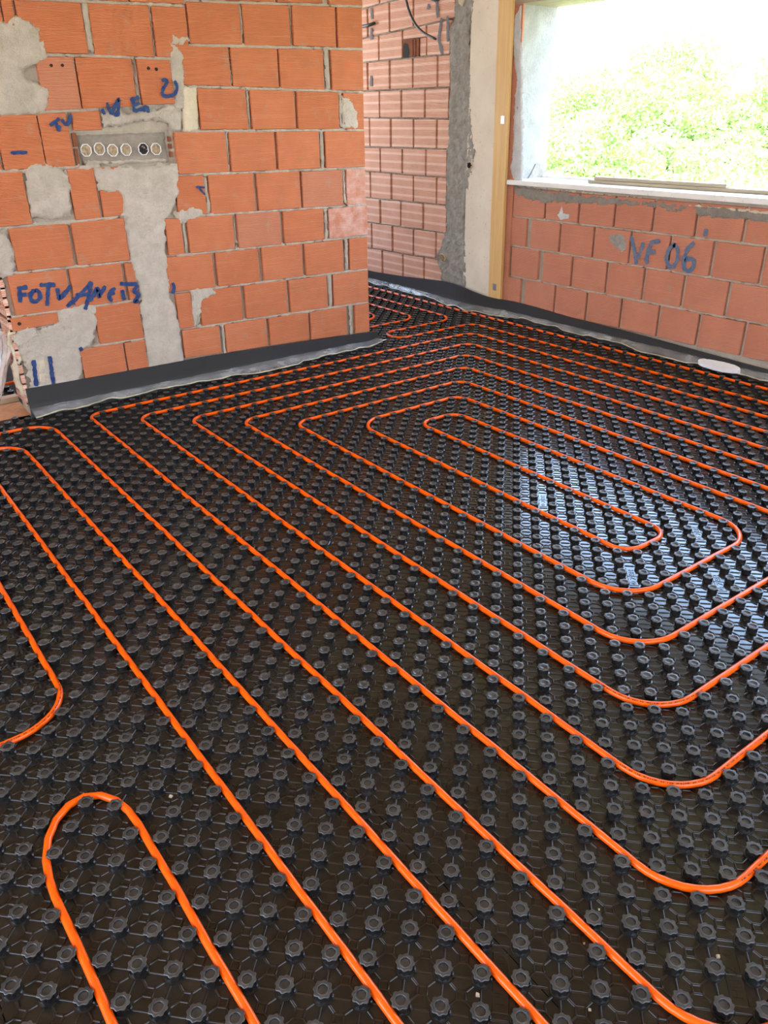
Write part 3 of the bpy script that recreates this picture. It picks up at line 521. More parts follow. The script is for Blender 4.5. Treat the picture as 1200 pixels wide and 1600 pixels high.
plank('plank', X2+.12, 1.92, -.9, .987, 1.007, .10, 'long grey plank lying along the outer side of the window sill', .10)
plank('plank', X2+.13, 1.88, .92, 1.0085, 1.028, .05, 'shorter grey offcut lying on top of the long sill plank', .03)

# ------------------------------------------------------------------ pipes
RP = .0086; ZP = .0112
def nubs_near(x, y): pass
def nub_exists(i, j): return (i+j) % 2 != 0     # nub centre at (i+.5, j+.75) in half modules
def min_clear(arc):
    d = 9
    for (X, Y) in arc:
        i0, j0 = math.floor(X-.5), math.floor(Y-.75)
        for i in range(i0-1, i0+3):
            for j in range(j0-1, j0+3):
                if nub_exists(i, j): d = min(d, math.hypot(X-i-.5, Y-j-.75))
    return d
def fillet(P):
    """round the corners of a polyline given in half modules so that the pipe misses the nubs"""
    outp = [P[0]]
    for k in range(1, len(P)-1):
        A, B, C_ = Vector(P[k-1]), Vector(P[k]), Vector(P[k+1])
        d1, d2 = (A-B), (C_-B); l1, l2 = d1.length, d2.length; d1.normalize(); d2.normalize()
        best = None
        lim = min(l1/2 if k > 1 else l1, l2/2 if k < len(P)-2 else l2)
        for r in [x*.1 for x in range(15, 37)]:
            if r > lim+1e-6: break
            cen = B+(d1+d2)*r
            arc = [tuple(cen-d2*r*math.cos(a)-d1*r*math.sin(a)) for a in [math.pi/2*q/10 for q in range(11)]]
            mc = min(min_clear(arc), .66)-.004*abs(r-2.2)
            if best is None or mc > best[0]: best = (mc, arc)
        outp += best[1]
    outp.append(P[-1]); return outp
PIPES = []
def pipe(path, label, bend=True):
    pts = fillet(path) if bend else path; dense = []
    for i in range(len(pts)-1):
        (x0, y0), (x1, y1) = pts[i], pts[i+1]; L = math.hypot(x1-x0, y1-y0); n = max(1, int(L/.8))
        dense += [(x0+(x1-x0)*k/n, y0+(y1-y0)*k/n) for k in range(n)]
    dense.append(pts[-1])
    if not bend: dense = smooth(dense, 3)
    PIPES.append(dense)
    P = [(x*H+.0018*noise.noise((x*.3, y*.3, 7)), y*H+.0018*noise.noise((x*.3, y*.3, 17)), ZP+.0012*noise.noise((x*.25, y*.25, 2))) for x, y in dense]
    m = MB(); m.tube(P, RP, 12)
    o = m.build('heating_pipe', M_PIPE, None, True, origin=P[0])
    return tag(o, label, 'pipe')
CIRC = [(-20,45.25),(12,45.25),(12,-32.75),(67,-32.75),(67,41.25),(20,41.25),(20,-24.75),(59,-24.75),(59,33.25),(28,33.25),(28,-16.75),(51,-16.75),(51,25.25),(37,25.25),(37,-8.75),(42,-8.75),(42,21.25),(47,21.25),(47,-12.75),(32,-12.75),(32,29.25),(55,29.25),(55,-20.75),(24,-20.75),(24,37.25),(63,37.25),(63,-28.75),(16,-28.75),(16,45.25),(71,45.25),(71,-36.75),(8,-36.75),(8,41.25),(-20,41.25)]
main_pipe = pipe(CIRC, 'long orange pipe coiled as the large double spiral over the floor')
pipe([(-20,37.25),(4,37.25),(4,-40.75),(75,-40.75),(75,49.25),(61,49.25),(61,53.25),(75,53.25),(75,95)], 'orange pipe running just left of the spiral and folding back near the far wall')
pipe([(40,57.25),(71,57.25),(71,95)], 'orange pipe with a single bend at the far end behind the left wall corner')
pipe([(40,61.25),(67,61.25),(67,95)], 'farthest orange pipe bend half hidden behind the left wall corner')
pipe([(79.5,95),(79.5,-44)], 'straight orange pipe nearest to the window wall edge strip')
left_pipe = pipe([(-30,-1.75),(0,-1.75),(0,32.25),(-30,32.25)], 'orange pipe making one bend at the left edge of the floor')
pipe([(0,-60),(0,-16),(0,-12.6),(.05,-9.9),(-.1,-8.7),(-.6,-7.75),(-1.4,-7.3),(-2.2,-7.45),(-3.0,-8.05),(-3.7,-9.0),(-4.08,-10.2),(-4.15,-11.6),(-4.05,-14),(-4,-17),(-4,-60)], bend=False, label='orange pipe forming the hairpin loop in the near left foreground')
m = MB(); m.tube([(-.6, 3.02, .012), (.2, 3.06, .012), (.62, 3.13, .012), (1.6, 3.3, .012)], RP, 10)
tag(m.build('heating_pipe', M_PIPE, None, True), 'orange pipe beyond the doorway left of the brick wall', 'pipe')
# fine print along the pipe at two bends
def prints(o, dense, c, rad):
    m = MB(); k = 0
    acc = 0; last = None
    for i in range(len(dense)-1):
        (x0, y0), (x1, y1) = dense[i], dense[i+1]
        if math.hypot(x0-c[0], y0-c[1]) > rad: continue
        L = math.hypot(x1-x0, y1-y0)*H; tx, ty = (x1-x0)*H/L, (y1-y0)*H/L; s_ = 0
        while s_ < L:
            if k % 9 not in (4, 8):
                l = .0022+.0012*((k*7) % 3)
                c0 = Vector((x0*H+tx*s_, y0*H+ty*s_, ZP)); nrm = Vector((-.6*tx*0, 0, 0))
                side = Vector((ty, -tx, 0)); side = side if side.y < 0 else -side
                V = []
                for (al, e) in ((.95, 0), (.95, 1), (1.25, 1), (1.25, 0)):
                    V.append(c0+Vector((tx, ty, 0))*(l*e)+(side*math.cos(al)+Vector((0, 0, 1))*math.sin(al))*(RP+.0007))
                m.add(V, [(0, 1, 2, 3)])
            s_ += .0048; k += 1
    if m.f:
        q = m.build('printed_line', M_PRINT, o); q.location = Vector((0, 0, 0))-Vector(o.location); q['label'] = 'fine dark print along the pipe'; q['kind'] = 'stuff'
prints(main_pipe, PIPES[0], (22.5, -23.5), 6.5); prints(left_pipe, PIPES[5], (-2.5, -.8), 3.2)

# ------------------------------------------------------------------ nub mat
def region(x, y):                                # where the main mat lies
    if y > 2.435 and .50 < x < 2.83: return False
    if x <= .55: return y < 2.50
    return x < 4.09 and y < 4.9
def region2(x, y): return x < .62+.0 and 2.88 < y < 4.6 and x > -1.6
def nub_mesh(seg, prof, name):
    V = []; F = []; row = -1; prev = None
    for e in prof:
        if e is None: prev = None; continue
        r, z, lob = e; row += 1
        for k in range(seg):
            a = 2*math.pi*k/seg
            rr = r*(1+lob*math.cos(8*a)+lob*.3*math.cos(4*a))
            V.append((rr*math.cos(a), rr*math.sin(a), z))
        if prev is not None:
            for k in range(seg): F.append((prev*seg+k, prev*seg+(k+1) % seg, row*seg+(k+1) % seg, row*seg+k))
        prev = row
    return V, F
PROF_HI = [(.0190, .0002, 0), (.0186, .0020, 0), None, (.0186, .0020, 0), (.0160, .0024, .02), None, (.0160, .0024, .02), (.0152, .0080, .08), (.0154, .0160, .09), (.0164, .0190, .085), None, (.0164, .0190, .085), (.0171, .0204, .085), (.0169, .0212, .085), None, (.0169, .0212, .085), (.0160, .0221, .08), None, (.0160, .0221, .08), (.0116, .0224, .02), None, (.0116, .0224, .02), (.0108, .0232, 0), (.0100, .0232, 0), (.0092, .0222, 0), None, (.0092, .0222, 0), (.0082, .0192, 0), None, (.0082, .0192, 0), (.0001, .0190, 0)]
PROF_LO = [(.0186, .0012, 0), (.0156, .0022, .02), None, (.0156, .0022, .02), (.0153, .0160, .08), (.0170, .0206, .085), None, (.0170, .0206, .085), (.0160, .0221, .08), None, (.0160, .0221, .08), (.0110, .0226, 0), None, (.0110, .0226, 0), (.0086, .0196, 0), (.0002, .0194, 0)]
hv, hf = nub_mesh(40, PROF_HI, 'hi')
# small peg beside the nub foot
c45 = math.sqrt(.5)
pm = MB(); pm.v = hv; pm.f = hf
pv = []
for (a, b2, z) in ((.0165, -.003, 0), (.0225, -.0022, 0), (.0225, .0022, 0), (.0165, .003, 0), (.0165, -.003, .0105), (.0200, -.0022, .009), (.0200, .0022, .009), (.0165, .003, .0105)):
    pv.append((a*c45+b2*c45, -a*c45+b2*c45, z))
pm.add(pv, [(4, 5, 6, 7), (0, 1, 5, 4), (1, 2, 6, 5), (2, 3, 7, 6), (3, 0, 4, 7)])
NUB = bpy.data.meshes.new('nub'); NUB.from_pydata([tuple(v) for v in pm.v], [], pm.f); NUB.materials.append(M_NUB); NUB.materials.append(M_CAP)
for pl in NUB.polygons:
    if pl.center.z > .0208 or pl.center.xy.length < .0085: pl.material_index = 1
NUB.polygons.foreach_set('use_smooth', [True]*len(NUB.polygons))
LV, LF = nub_mesh(16, PROF_LO, 'lo'); LV = np.array(LV); LF = np.array(LF)

# moulded name plates replace the ridges of two neighbouring cells
PLATES = [((14.5,-31.25),(15.5,-30.25),1), ((4.5,-13.25),(5.5,-14.25),0), ((34.5,-11.25),(35.5,-10.25),3), ((38.5,-15.25),(39.5,-14.25),3), ((38.5,.75),(39.5,1.75),3), ((7.5,-26.25),(8.5,-25.25),1), ((20.5,5.75),(21.5,6.75),1), ((29.5,22.75),(30.5,23.75),1), ((43.5,-10.25),(44.5,-9.25),3)]
plate_cells = set()
for a, b2, _ in PLATES: plate_cells.add(a); plate_cells.add(b2)
# ridge pattern of one cell, in metres, about a cell centre; u=(1,-1)/sqrt2, v=(1,1)/sqrt2
def bar_geom(p0, p1, wd=.0052, hh=.0024):
    d = np.array(p1)-np.array(p0); L = np.hypot(*d); n = np.array((-d[1], d[0]))/L
    A, B = np.array(p0), np.array(p1)
    v = [(*(A-n*wd/2), 0), (*(B-n*wd/2), 0), (*(A-n*wd/4), hh), (*(B-n*wd/4), hh), (*(A+n*wd/4), hh), (*(B+n*wd/4), hh), (*(A+n*wd/2), 0), (*(B+n*wd/2), 0)]
    return v, [(0, 1, 3, 2), (2, 3, 5, 4), (4, 5, 7, 6)]
aa = H*math.sqrt(2)
uu = np.array((c45, -c45)); vv = np.array((c45, c45))
def uv(a, b2): return tuple(uu*a+vv*b2)
sq = .0085
CELL = []
for s1, s2 in ((1, 1), (1, -1), (-1, 1), (-1, -1)):
    CELL.append((uv(s1*sq, s2*sq), uv(s1*(aa/2-.0145), s2*(aa/2-.0145))))
CELL += [(uv(sq, -sq), uv(sq, sq)), (uv(-sq, -sq), uv(-sq, sq)), (uv(-sq, sq), uv(sq, sq)), (uv(-sq, -sq), uv(sq, -sq))]
CELL += [(uv(-aa/2+.02, -aa/2), uv(aa/2-.02, -aa/2)), (uv(-aa/2, -aa/2+.02), uv(-aa/2, aa/2-.02))]
cv = []; cf = []
for p0, p1 in CELL:
    v, f = bar_geom(p0, p1)
    cf += [tuple(i+len(cv) for i in q) for q in f]; cv += v
CV = np.array(cv); CF = np.array(cf)
CV2 = np.array([x for p0, p1 in CELL[-2:] for x in bar_geom(p0, p1)[0]]); CF2 = np.array([(0,1,3,2),(2,3,5,4),(4,5,7,6),(8,9,11,10),(10,11,13,12),(12,13,15,14)])

R_ = np.array([r[:3] for r in (CAMR0, CAMR1, CAMR2)]); C0 = np.array([CAMR0[3], CAMR1[3], CAMR2[3]])
def project(x, y, z):
    d = (np.array((x, y, z))-C0)@R_
    if d[2] > -.05: return None
    return 600+CAMF*d[0]/-d[2], 800-CAMF*d[1]/-d[2], -d[2]
def build_mat(root, reg, x0, x1, y0, y1, individual):
    nubs = []; panels = {}
    PW, PL = 16, 28
    def pk(X, Y): return (math.floor((X-9)/PW), math.floor((Y+4)/PL))
    for X in range(math.floor(x0/H), math.ceil(x1/H)):
        for Y in range(math.floor(y0/H), math.ceil(y1/H)):
            if reg((X+.5)*H, (Y+.5)*H): panels.setdefault(pk(X+.5, Y+.5), [[], []])[0].append((X, Y))
    for i in range(math.floor(x0/H), math.ceil(x1/H)):
        for j in range(math.floor(y0/H)-1, math.ceil(y1/H)):
            X, Y = i+.5, j+.75; x, y = X*H, Y*H
            if not (reg(x-.015, y-.015) and reg(x+.015, y+.015)): continue
            if nub_exists(i, j): nubs.append((x, y, pk(X, Y)))
            elif (X, Y) in plate_cells: panels[pk(X, Y)][1].append((x, y, 1))
            elif reg(x-.04, y-.04) and reg(x+.04, y+.04): panels[pk(X, Y)][1].append((x, y, 0))
    objs = {}
    for key, (cells, rid) in panels.items():
        V = []; Q = []
        xs = [c[0] for c in cells]; ys = [c[1] for c in cells]; S = set(cells)
        bx0, bx1 = 9+key[0]*PW, 9+(key[0]+1)*PW; by0, by1 = -4+key[1]*PL, -4+(key[1]+1)*PL
        g = .02
        for (X, Y) in cells:
            a = X+(g if X == bx0 else 0); b2 = X+1-(g if X+1 == bx1 else 0); c2 = Y+(g if Y == by0 else 0); d2 = Y+1-(g if Y+1 == by1 else 0)
            n = len(V); V += [(a*H, c2*H, 0), (b2*H, c2*H, 0), (b2*H, d2*H, 0), (a*H, d2*H, 0)]; Q.append((n, n+1, n+2, n+3))
            for (dx, dy, p, q) in ((-1, 0, 3, 0), (1, 0, 1, 2), (0, -1, 0, 1), (0, 1, 2, 3)):
                if (X+dx, Y+dy) not in S:
                    A, B = V[n+p], V[n+q]; k = len(V); V += [(A[0], A[1], 0), (A[0], A[1], -.021), (B[0], B[1], -.021), (B[0], B[1], 0)]; Q.append((k, k+1, k+2, k+3))
        V = np.array(V); Q = np.array(Q); Vs = [V]; Qs = [Q]; n = len(V)
        for (x, y, pl) in rid:
            cV, cF = (CV2, CF2) if pl else (CV, CF)
            Vs.append(cV+np.array((x, y, 0))); Qs.append(cF+n); n += len(cV)
        me = npmesh('nub_panel', np.concatenate(Vs), np.concatenate(Qs))
        objs[key] = link('nub_panel', me, M_MAT, root)
    big = []; rest = []
    if individual:
        sc = []
        for (x, y, k) in nubs:
            p_ = project(x, y, .02)
            ok = p_ is not None and -10 < p_[0] < 1210 and -10 < p_[1] < 1612
            sc.append((p_[2] if ok else 99, x, y, k))
        sc.sort(); big = sc[:300]; rest = sc[300:]
    else: rest = [(0, x, y, k) for x, y, k in nubs]
    for _, x, y, k in big: link('nub', NUB, None, objs[k], (x, y, 0))
    n = len(rest); base = np.array([(x, y, 0) for _, x, y, _k in rest])
    V = (LV[None, :, :]+base[:, None, :]).reshape(-1, 3); Q = (LF[None]+(np.arange(n)*len(LV))[:, None, None]).reshape(-1, 4)
    me = npmesh('nubs', V, Q); me.polygons.foreach_set('use_smooth', [True]*len(me.polygons))
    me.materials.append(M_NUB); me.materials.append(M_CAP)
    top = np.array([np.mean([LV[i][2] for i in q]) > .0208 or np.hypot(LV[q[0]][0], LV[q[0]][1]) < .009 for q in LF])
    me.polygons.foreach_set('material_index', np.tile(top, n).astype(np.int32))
    o = link('nub_field', me, None, root); o['kind'] = 'stuff'
    return objs, pk
mroot = empty('nub_mat', (0, 0, 0))
tag(mroot, 'glossy black dimpled heating mat covering the whole room floor under the orange spiral', 'mat')
panels, pk = build_mat(mroot, region, -1.5, 4.1, -2.1, 4.9, True)
mroot2 = empty('nub_mat', (0, 3, 0))
tag(mroot2, 'black dimpled mat beyond the doorway threshold left of the brick wall', 'mat')
_o, _k = build_mat(mroot2, region2, -1.6, .64, 2.85, 4.6, False)
for ch in mroot2.children: ch.location = (0, -3, 0)
# name plates with raised lettering
fc = bpy.data.curves.new('lettering', 'FONT'); fc.body = 'HERZ'; fc.size = .026; fc.align_x = 'CENTER'; fc.align_y = 'CENTER'; fc.extrude = .0012
fo = bpy.data.objects.new('tmp', fc); COL.objects.link(fo)
bpy.context.view_layer.update()
tme = bpy.data.meshes.new_from_object(fo.evaluated_get(bpy.context.evaluated_depsgraph_get()))
bpy.data.objects.remove(fo); tme.materials.clear(); tme.materials.append(M_MAT)
for a, b2, rot in PLATES:
    X, Y = (a[0]+b2[0])/2, (a[1]+b2[1])/2
    key = pk(X, Y)
    if key not in panels: continue
    ang = {0: -math.pi/4, 1: math.pi/4, 3: math.pi/4+math.pi}[rot]
    m = MB(); L, Wd = .058, .0155
    m.add([(-L, -Wd, 0), (L, -Wd, 0), (L, Wd, 0), (-L, Wd, 0), (-L+.0015, -Wd+.0015, .0012), (L-.0015, -Wd+.0015, .0012), (L-.0015, Wd-.0015, .0012), (-L+.0015, Wd-.0015, .0012)],
          [(4, 5, 6, 7), (0, 1, 5, 4), (1, 2, 6, 5), (2, 3, 7, 6), (3, 0, 4, 7)])
    for (r0, r1) in ((.0085, .0072), (.0034, .0001)):
        V = []
        for (r, z) in ((r0, .0012), (r0, .0024), (r1, .0024), (r1, .0012)):
            V += [(.042+r*math.cos(2*math.pi*i/14), r*math.sin(2*math.pi*i/14), z) for i in range(14)]
        m.add(V, [(j*14+i, j*14+(i+1) % 14, (j+1)*14+(i+1) % 14, (j+1)*14+i) for j in range(3) for i in range(14)])
    me = bpy.data.meshes.new('name_plate'); me.from_pydata(m.v, [], m.f)
    pl = link('name_plate', me, M_MAT, panels[key], (X*H, Y*H, .0004)); pl.rotation_euler = (0, 0, ang)
    # lettering sits on the plate, so it is part of the same moulding
    lt = bmesh.new(); lt.from_mesh(me); k = bmesh.new(); k.from_mesh(tme)
    bmesh.ops.translate(k, verts=k.verts, vec=(-.012, 0, .0016)); tm = bpy.data.meshes.new('t'); k.to_mesh(tm); lt.from_mesh(tm); lt.to_mesh(me); lt.free(); k.free()
    pl['label'] = 'smooth plate with raised HERZ lettering and ring mark'

# ------------------------------------------------------------------ edge strips with film skirts
def strip(name, path, tops, th, label, side):
    """path: plan points along the wall, side: +1/-1 which side faces the room"""
    n = len(path); fr = []; bk = []
    for i, (x, y) in enumerate(path):
        a, c = path[max(i-1, 0)], path[min(i+1, n-1)]; tx, ty = c[0]-a[0], c[1]-a[1]; L = math.hypot(tx, ty)
        nx, ny = side*ty/L, -side*tx/L
        zt = tops[i]
        fr.append([(x+nx*(th+.012), y+ny*(th+.012), .0), (x+nx*(th+.004), y+ny*(th+.004), zt*.45), (x+nx*th, y+ny*th, zt)])
        bk.append([(x, y, 0), (x, y, zt*.45), (x, y, zt)])
    V = [p for i in range(n) for p in fr[i]+bk[i]]; F = []
    for i in range(n-1):
        o = i*6; q = o+6
        F += [(o, q, q+1, o+1), (o+1, q+1, q+2, o+2), (o+2, q+2, q+5, o+5), (o+5, q+5, q+4, o+4), (o+4, q+4, q+3, o+3)]
    F += [(0, 1, 2, 5, 4, 3), tuple((n-1)*6+k for k in (3, 4, 5, 2, 1, 0))]
    mb = MB(); mb.add(V, F)
    return tag(mb.build(name, M_STRIP, None, False, origin=(path[0][0], path[0][1], 0)), label, 'edge strip')
def resample(P, step):
    r = []
    for i in range(len(P)-1):
        L = math.hypot(P[i+1][0]-P[i][0], P[i+1][1]-P[i][1]); n = max(1, int(L/step))
        r += [tuple(P[i][c]+(P[i+1][c]-P[i][c])*k/n for c in range(len(P[i]))) for k in range(n)]
    r.append(P[-1]); return r
S1 = smooth(resample([(.56, 2.452, .158), (1.0, 2.454, .152), (1.6, 2.454, .148), (2.2, 2.454, .128), (2.62, 2.452, .112), (2.78, 2.446, .104), (2.835, 2.452, .10), (2.868, 2.470, .10)], .04))
s1 = strip('edge_strip', [p[:2] for p in S1], [p[2] for p in S1], .009, 'dark grey foam edge strip along the foot of the left brick wall', 1)
S2 = smooth(resample([(4.12, 4.9, .12), (4.11, 4.2, .118), (4.11, 3.8, .135), (4.10, 3.42, .162), (4.075, 3.15, .185), (4.055, 2.95, .180), (4.07, 2.78, .152), (4.092, 2.66, .128), (4.105, 2.56, .132), (4.122, 2.42, .134), (4.126, 2.2, .129), (4.126, 1.8, .110), (4.126, 1.25, .103), (4.126, .44, .076), (4.126, -.6, .075), (4.126, -2.0, .08)], .045), 3)
s2 = strip('edge_strip', [p[:2] for p in S2], [p[2] for p in S2], .009, 'dark grey foam edge strip along the window wall and round the column', 1)
def film(parent, path, reach, z0, side, name='film_skirt', seed=0, reachf=None):
    n = len(path); m = MB(); cols = 9; V = []; E = []
    for i, p_ in enumerate(path):
        x, y = p_[:2]
        a, c = path[max(i-1, 0)], path[min(i+1, n-1)]; tx, ty = c[0]-a[0], c[1]-a[1]; L = math.hypot(tx, ty)
        nx, ny = side*ty/L, -side*tx/L; s_ = i*.013*4
        rc = (reachf(x, y) if reachf else reach)*(1+.28*noise.noise((x*6+seed, y*6, 1)))
        for j in range(cols):
            k = j/(cols-1)
            d = .013+rc*k
            z = z0*(1-k)**1.6+.0275*min(1, k*2.2)
            z += (.012*k+.004)*noise.noise((x*9+seed, y*9, k*1.6))+.003*noise.noise((x*28, y*28+seed, k*3))+.02*k*max(0, noise.noise((x*4, y*4, seed+5)))
            dd = d+.008*noise.noise((x*11, y*11, k*2+seed))
            V.append((x+nx*dd, y+ny*dd, max(z, .0255 if k > .3 else .02)))
    F = [(i*cols+j, (i+1)*cols+j, (i+1)*cols+j+1, i*cols+j+1) for i in range(n-1) for j in range(cols-1)]
    m.add(V, F); o = m.build(name, M_FILM, parent, True); o.location = -Vector(parent.location)
    m = MB(); ed = [V[i*cols+cols-1] for i in range(n)]; m.tube([(x, y, z+.001) for x, y, z in ed], [.0030+.004*abs(noise.noise((x*12, y*12, 3))) for x, y, z in ed], 5)
    e = m.build('film_hem', M_FILME, parent, True); e.location = -Vector(parent.location); e['label'] = 'rolled yellowish film hem'
    return o
def dens(P): return resample([p[:2] for p in P], .018)
film(s1, dens(S1), .075, .05, 1, seed=3, reachf=lambda x, y: .062+.06*math.exp(-((x-1.95)/.3)**2)+.02*math.exp(-((x-.6)/.2)**2))
film(s2, dens(S2), .06, .055, 1, seed=11, reachf=lambda x, y: .05+.07*math.exp(-((y-2.75)/.3)**2)+.06*math.exp(-((y-1.05)/.3)**2)-.0*x)

# white polystyrene chunk on the film
m = MB(); outl = [(0, 0), (.03, .018), (.045, .06), (.05, .13), (.048, .2), (.035, .262), (.012, .285), (-.018, .25), (-.028, .17), (-.03, .1), (-.02, .04)]
outl = [(a+.004*noise.noise((a*90, c*90, 1)), c+.006*noise.noise((a*90, c*90, 5))) for a, c in smooth(resample(outl+[outl[0]], .012), 1)[:-1]]
nb = len(outl)
V = [(a, c, 0) for a, c in outl]+[(a*.96, c, .022+.004*noise.noise((a*60, c*60, 2))) for a, c in outl]
m.add(V, [tuple(range(nb))[::-1], tuple(range(nb, 2*nb))]+[(i, (i+1) % nb, nb+(i+1) % nb, nb+i) for i in range(nb)])
wo = tag(m.build('polystyrene_chunk', M_WHITE), 'white crumbly polystyrene chunk lying against the edge strip under the window', 'chunk')
wo.location = (4.052, .475, .036); wo.rotation_euler = (0, math.radians(-14), math.radians(3))

# hanging cables on the back bricks
def cable(P, r, label, n=8):
    P = smooth(resample(P, .03), 4); m = MB(); m.tube(P, r, n, True); tag(m.build('cable', M_CABLE, None, True), label, 'cable')
cable([(4.02, 3.70, 2.62), (4.0, 3.66, 2.40), (4.0, 3.60, 2.17), (4.0, 3.505, 2.03), (4.0, 3.39, 1.955), (4.0, 3.235, 1.905)], .0085, 'black cable hanging in a curve in front of the back bricks')
cable([(4.0, 3.46, 2.62), (4.0, 3.44, 2.35), (4.0, 3.36, 2.175), (4.0, 3.25, 2.135), (4.03, 3.16, 2.15), (4.07, 3.13, 2.30), (4.08, 3.14, 2.62)], .0095, 'black cable looping at the top edge beside the grey mortar band')
m = MB(); m.prism([(X2-.022, 3.16, 2.24), (X2-.022, 3.04, 2.24), (X2-.022, 3.09, 2.10), (X2-.022, 3.13, 2.12)], (.03, 0, 0)); m.build('foam_bead', M_CREAM, WR)

# ------------------------------------------------------------------ doorway on the left
m = MB(); n1, n2 = 26, 8; V = []
for i in range(n1+1):
    for j in range(n2+1):
        x = -1.4+1.98*i/n1; y = 2.505+.275*j/n2
        V.append((x, y, -.004+.008*noise.noise((x*14, y*14, 2))+.006*noise.noise((x*40, y*40, 2))))
m.add(V, [(i*(n2+1)+j, (i+1)*(n2+1)+j, (i+1)*(n2+1)+j+1, i*(n2+1)+j+1) for i in range(n1) for j in range(n2)])
struct(m.build('trim_2', M_RUBBLE))
m = MB(); m.prism([(-1.4, 2.785, -.02), (-1.4, 2.84, -.02), (-1.4, 2.84, .012), (-1.4, 2.785, .012)], (1.99, .055, 0))
tag(m.build('wooden_batten', M_BATTEN, None), 'pale wooden batten lying across the doorway behind the rubble threshold', 'batten')
# expanding foam down the wall end, and crumpled plastic sheet leaning against it
m = MB(); V = []; n1, n2 = 40, 12
for i in range(n1+1):
    z = .05+.50*i/n1
    for j in range(n2):
        a = 2*math.pi*j/n2; r = .016+.014*noise.noise((z*14, a, 1))+.012*noise.noise((z*38, a*2, 4)); r = max(.004, r)*(1.25 if .12 < z < .46 else .6)
        V.append((.560+r*math.cos(a)-.02*noise.noise((z*7, 3, 3)), 2.500+r*math.sin(a)*1.6, z))
m.add(V, [(i*n2+j, i*n2+(j+1) % n2, (i+1)*n2+(j+1) % n2, (i+1)*n2+j) for i in range(n1) for j in range(n2)]+[tuple(range(n2))[::-1], tuple(n1*n2+j for j in range(n2))])
m.build('foam_bead', M_CREAM, WL, True)['label'] = 'cream foam squeezed down the wall end'
m = MB(); V = []; n1, n2 = 50, 24
for i in range(n1+1):
    y = 2.50+.80*i/n1
    for j in range(n2+1):
        k = j/n2
        V.append((.552-.17*k**1.5-.018*math.sin(i*1.15+k*2)-.012*noise.noise((y*30, k*4, 6)), y+.02*noise.noise((y*9, k*3, 3)), .42-.40*k+.02*noise.noise((y*12, k*3, 8))))
m.add(V, [(i*(n2+1)+j, (i+1)*(n2+1)+j, (i+1)*(n2+1)+j+1, i*(n2+1)+j+1) for i in range(n1) for j in range(n2)])
tag(m.build('plastic_sheet', M_WRAP, None, True), 'crumpled clear plastic sheet leaning in the doorway beside the brick wall end', 'plastic sheet')

# specks of debris on the mat
for k, (x, y) in enumerate([(-.118, -.66), (.03, -.72), (.093, -.50), (.58, -1.33), (.61, -1.42), (.76, -1.5), (.40, -1.13), (.49, -1.42), (.35, -1.28), (.66, -1.30)]):
    m = MB(); r = .0022+.001*(k % 3); V = [(r*rnd.uniform(.6, 1.4)*c_, r*rnd.uniform(.6, 1.4)*s_, z) for z in (0, r) for c_, s_ in ((1, 0), (0, 1), (-1, 0), (0, -1))]
    m.add(V, [(3, 2, 1, 0), (4, 5, 6, 7), (0, 1, 5, 4), (1, 2, 6, 5), (2, 3, 7, 6), (3, 0, 4, 7)])
    o = m.build('debris_crumb', M_CREAM); o.location = (x, y, .0005)
    tag(o, 'tiny pale crumb of debris lying on the black mat', 'crumb', 'crumbs on the mat')

# unseen ground added outside the openings to bounce warm light into the room
m = MB(); m.box(-14, 4.5, -16, -4.8, -.45, -.35); m.box(-14, -3.6, -4.8, 12, -.45, -.35)
struct(m.build('ground_bounce', M_BOUNCE))
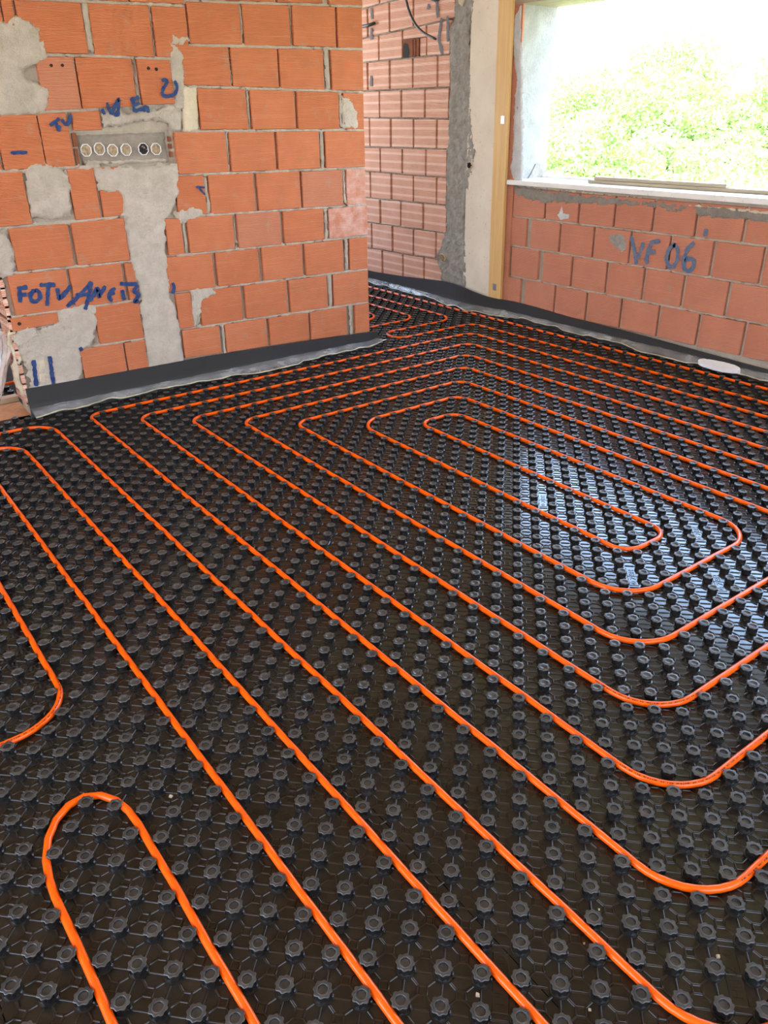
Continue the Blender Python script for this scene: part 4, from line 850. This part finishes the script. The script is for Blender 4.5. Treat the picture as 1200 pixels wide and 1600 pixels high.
# ------------------------------------------------------------------ hillside outside
def hz(x, y): return -2.2+2.35*max(0, (x-9)/22)**1.05+.5*noise.noise((x*.12, y*.12, 3))+max(0, 1.1*math.exp(-((y+6)/9)**2)*((x-12)/20))
m = MB(); n1, n2 = 50, 60; V = []
for i in range(n1+1):
    for j in range(n2+1):
        x = 5.2+55*(i/n1)**1.3; y = -40+100*j/n2; V.append((x, y, hz(x, y)))
m.add(V, [(i*(n2+1)+j, (i+1)*(n2+1)+j, (i+1)*(n2+1)+j+1, i*(n2+1)+j+1) for i in range(n1) for j in range(n2)])
o = struct(m.build('ground_hill', M_GROUND, None, True))
CR = []
for v_ in range(4):
    r_ = np.random.RandomState(v_+3); n = 6500
    d = r_.normal(size=(n, 3)); d /= np.linalg.norm(d, axis=1)[:, None]
    lump = np.array([.78+.42*noise.noise((q[0]*1.9+v_*9, q[1]*1.9, q[2]*1.9)) for q in d.tolist()])
    rad = (1-r_.rand(n)**2*.45)*lump
    c_ = d*rad[:, None]*np.array((1, 1, .8))+np.array((0, 0, .75))
    a_ = r_.normal(size=(n, 3)); a_ /= np.linalg.norm(a_, axis=1)[:, None]
    b_ = np.cross(a_, d+.6*r_.normal(size=(n, 3))); b_ /= np.linalg.norm(b_, axis=1)[:, None]
    s_ = (.020+.026*r_.rand(n))[:, None]
    V = np.stack([c_-a_*s_, c_-b_*s_*.6, c_+a_*s_, c_+b_*s_*.6], 1).reshape(-1, 3)
    me = npmesh('foliage', V, np.arange(4*n).reshape(-1, 4)); me.materials.append(M_LEAF); CR.append(me)
m = MB()
for k in range(5):
    a = k*1.26; m.tube([(0, 0, -.2), (.06*math.cos(a), .06*math.sin(a), .25), (.45*math.cos(a), .45*math.sin(a), .8)], [.05, .04, .015], 6)
TR = bpy.data.meshes.new('stem'); TR.from_pydata(m.v, [], m.f); TR.materials.append(M_BARK)
k = 0
def shrub(x, y, s_, label, group, name='shrub', cat='shrub'):
    global k
    r = empty(name, (x, y, hz(x, y)-.1)); tag(r, label, cat, group)
    r.scale = (s_, s_, s_*rnd.uniform(.85, 1.15)); r.rotation_euler = (0, 0, rnd.uniform(0, 6.28))
    o = link('foliage', CR[k % 4], None, r); o['kind'] = 'stuff'; link('stem', TR, None, r); k += 1
for gx in range(9):
    for gy in range(8):
        x = 11+gx*3.0+rnd.uniform(-1, 1); y0 = 2.6*(x-4)/4.6
        y = -2.5+gy*(x*.55+2.0)/4.2+rnd.uniform(-.8, .8)
        sc_ = rnd.uniform(.9, 1.6)*(1+.02*x)
        if x < 22: shrub(x, y, sc_, 'bright sunlit green shrub on the near slope outside the window', 'shrubs on the near slope')
        else: shrub(x, y, sc_*1.1, 'pale green bush on the upper hillside outside the window', 'bushes on the upper hillside')
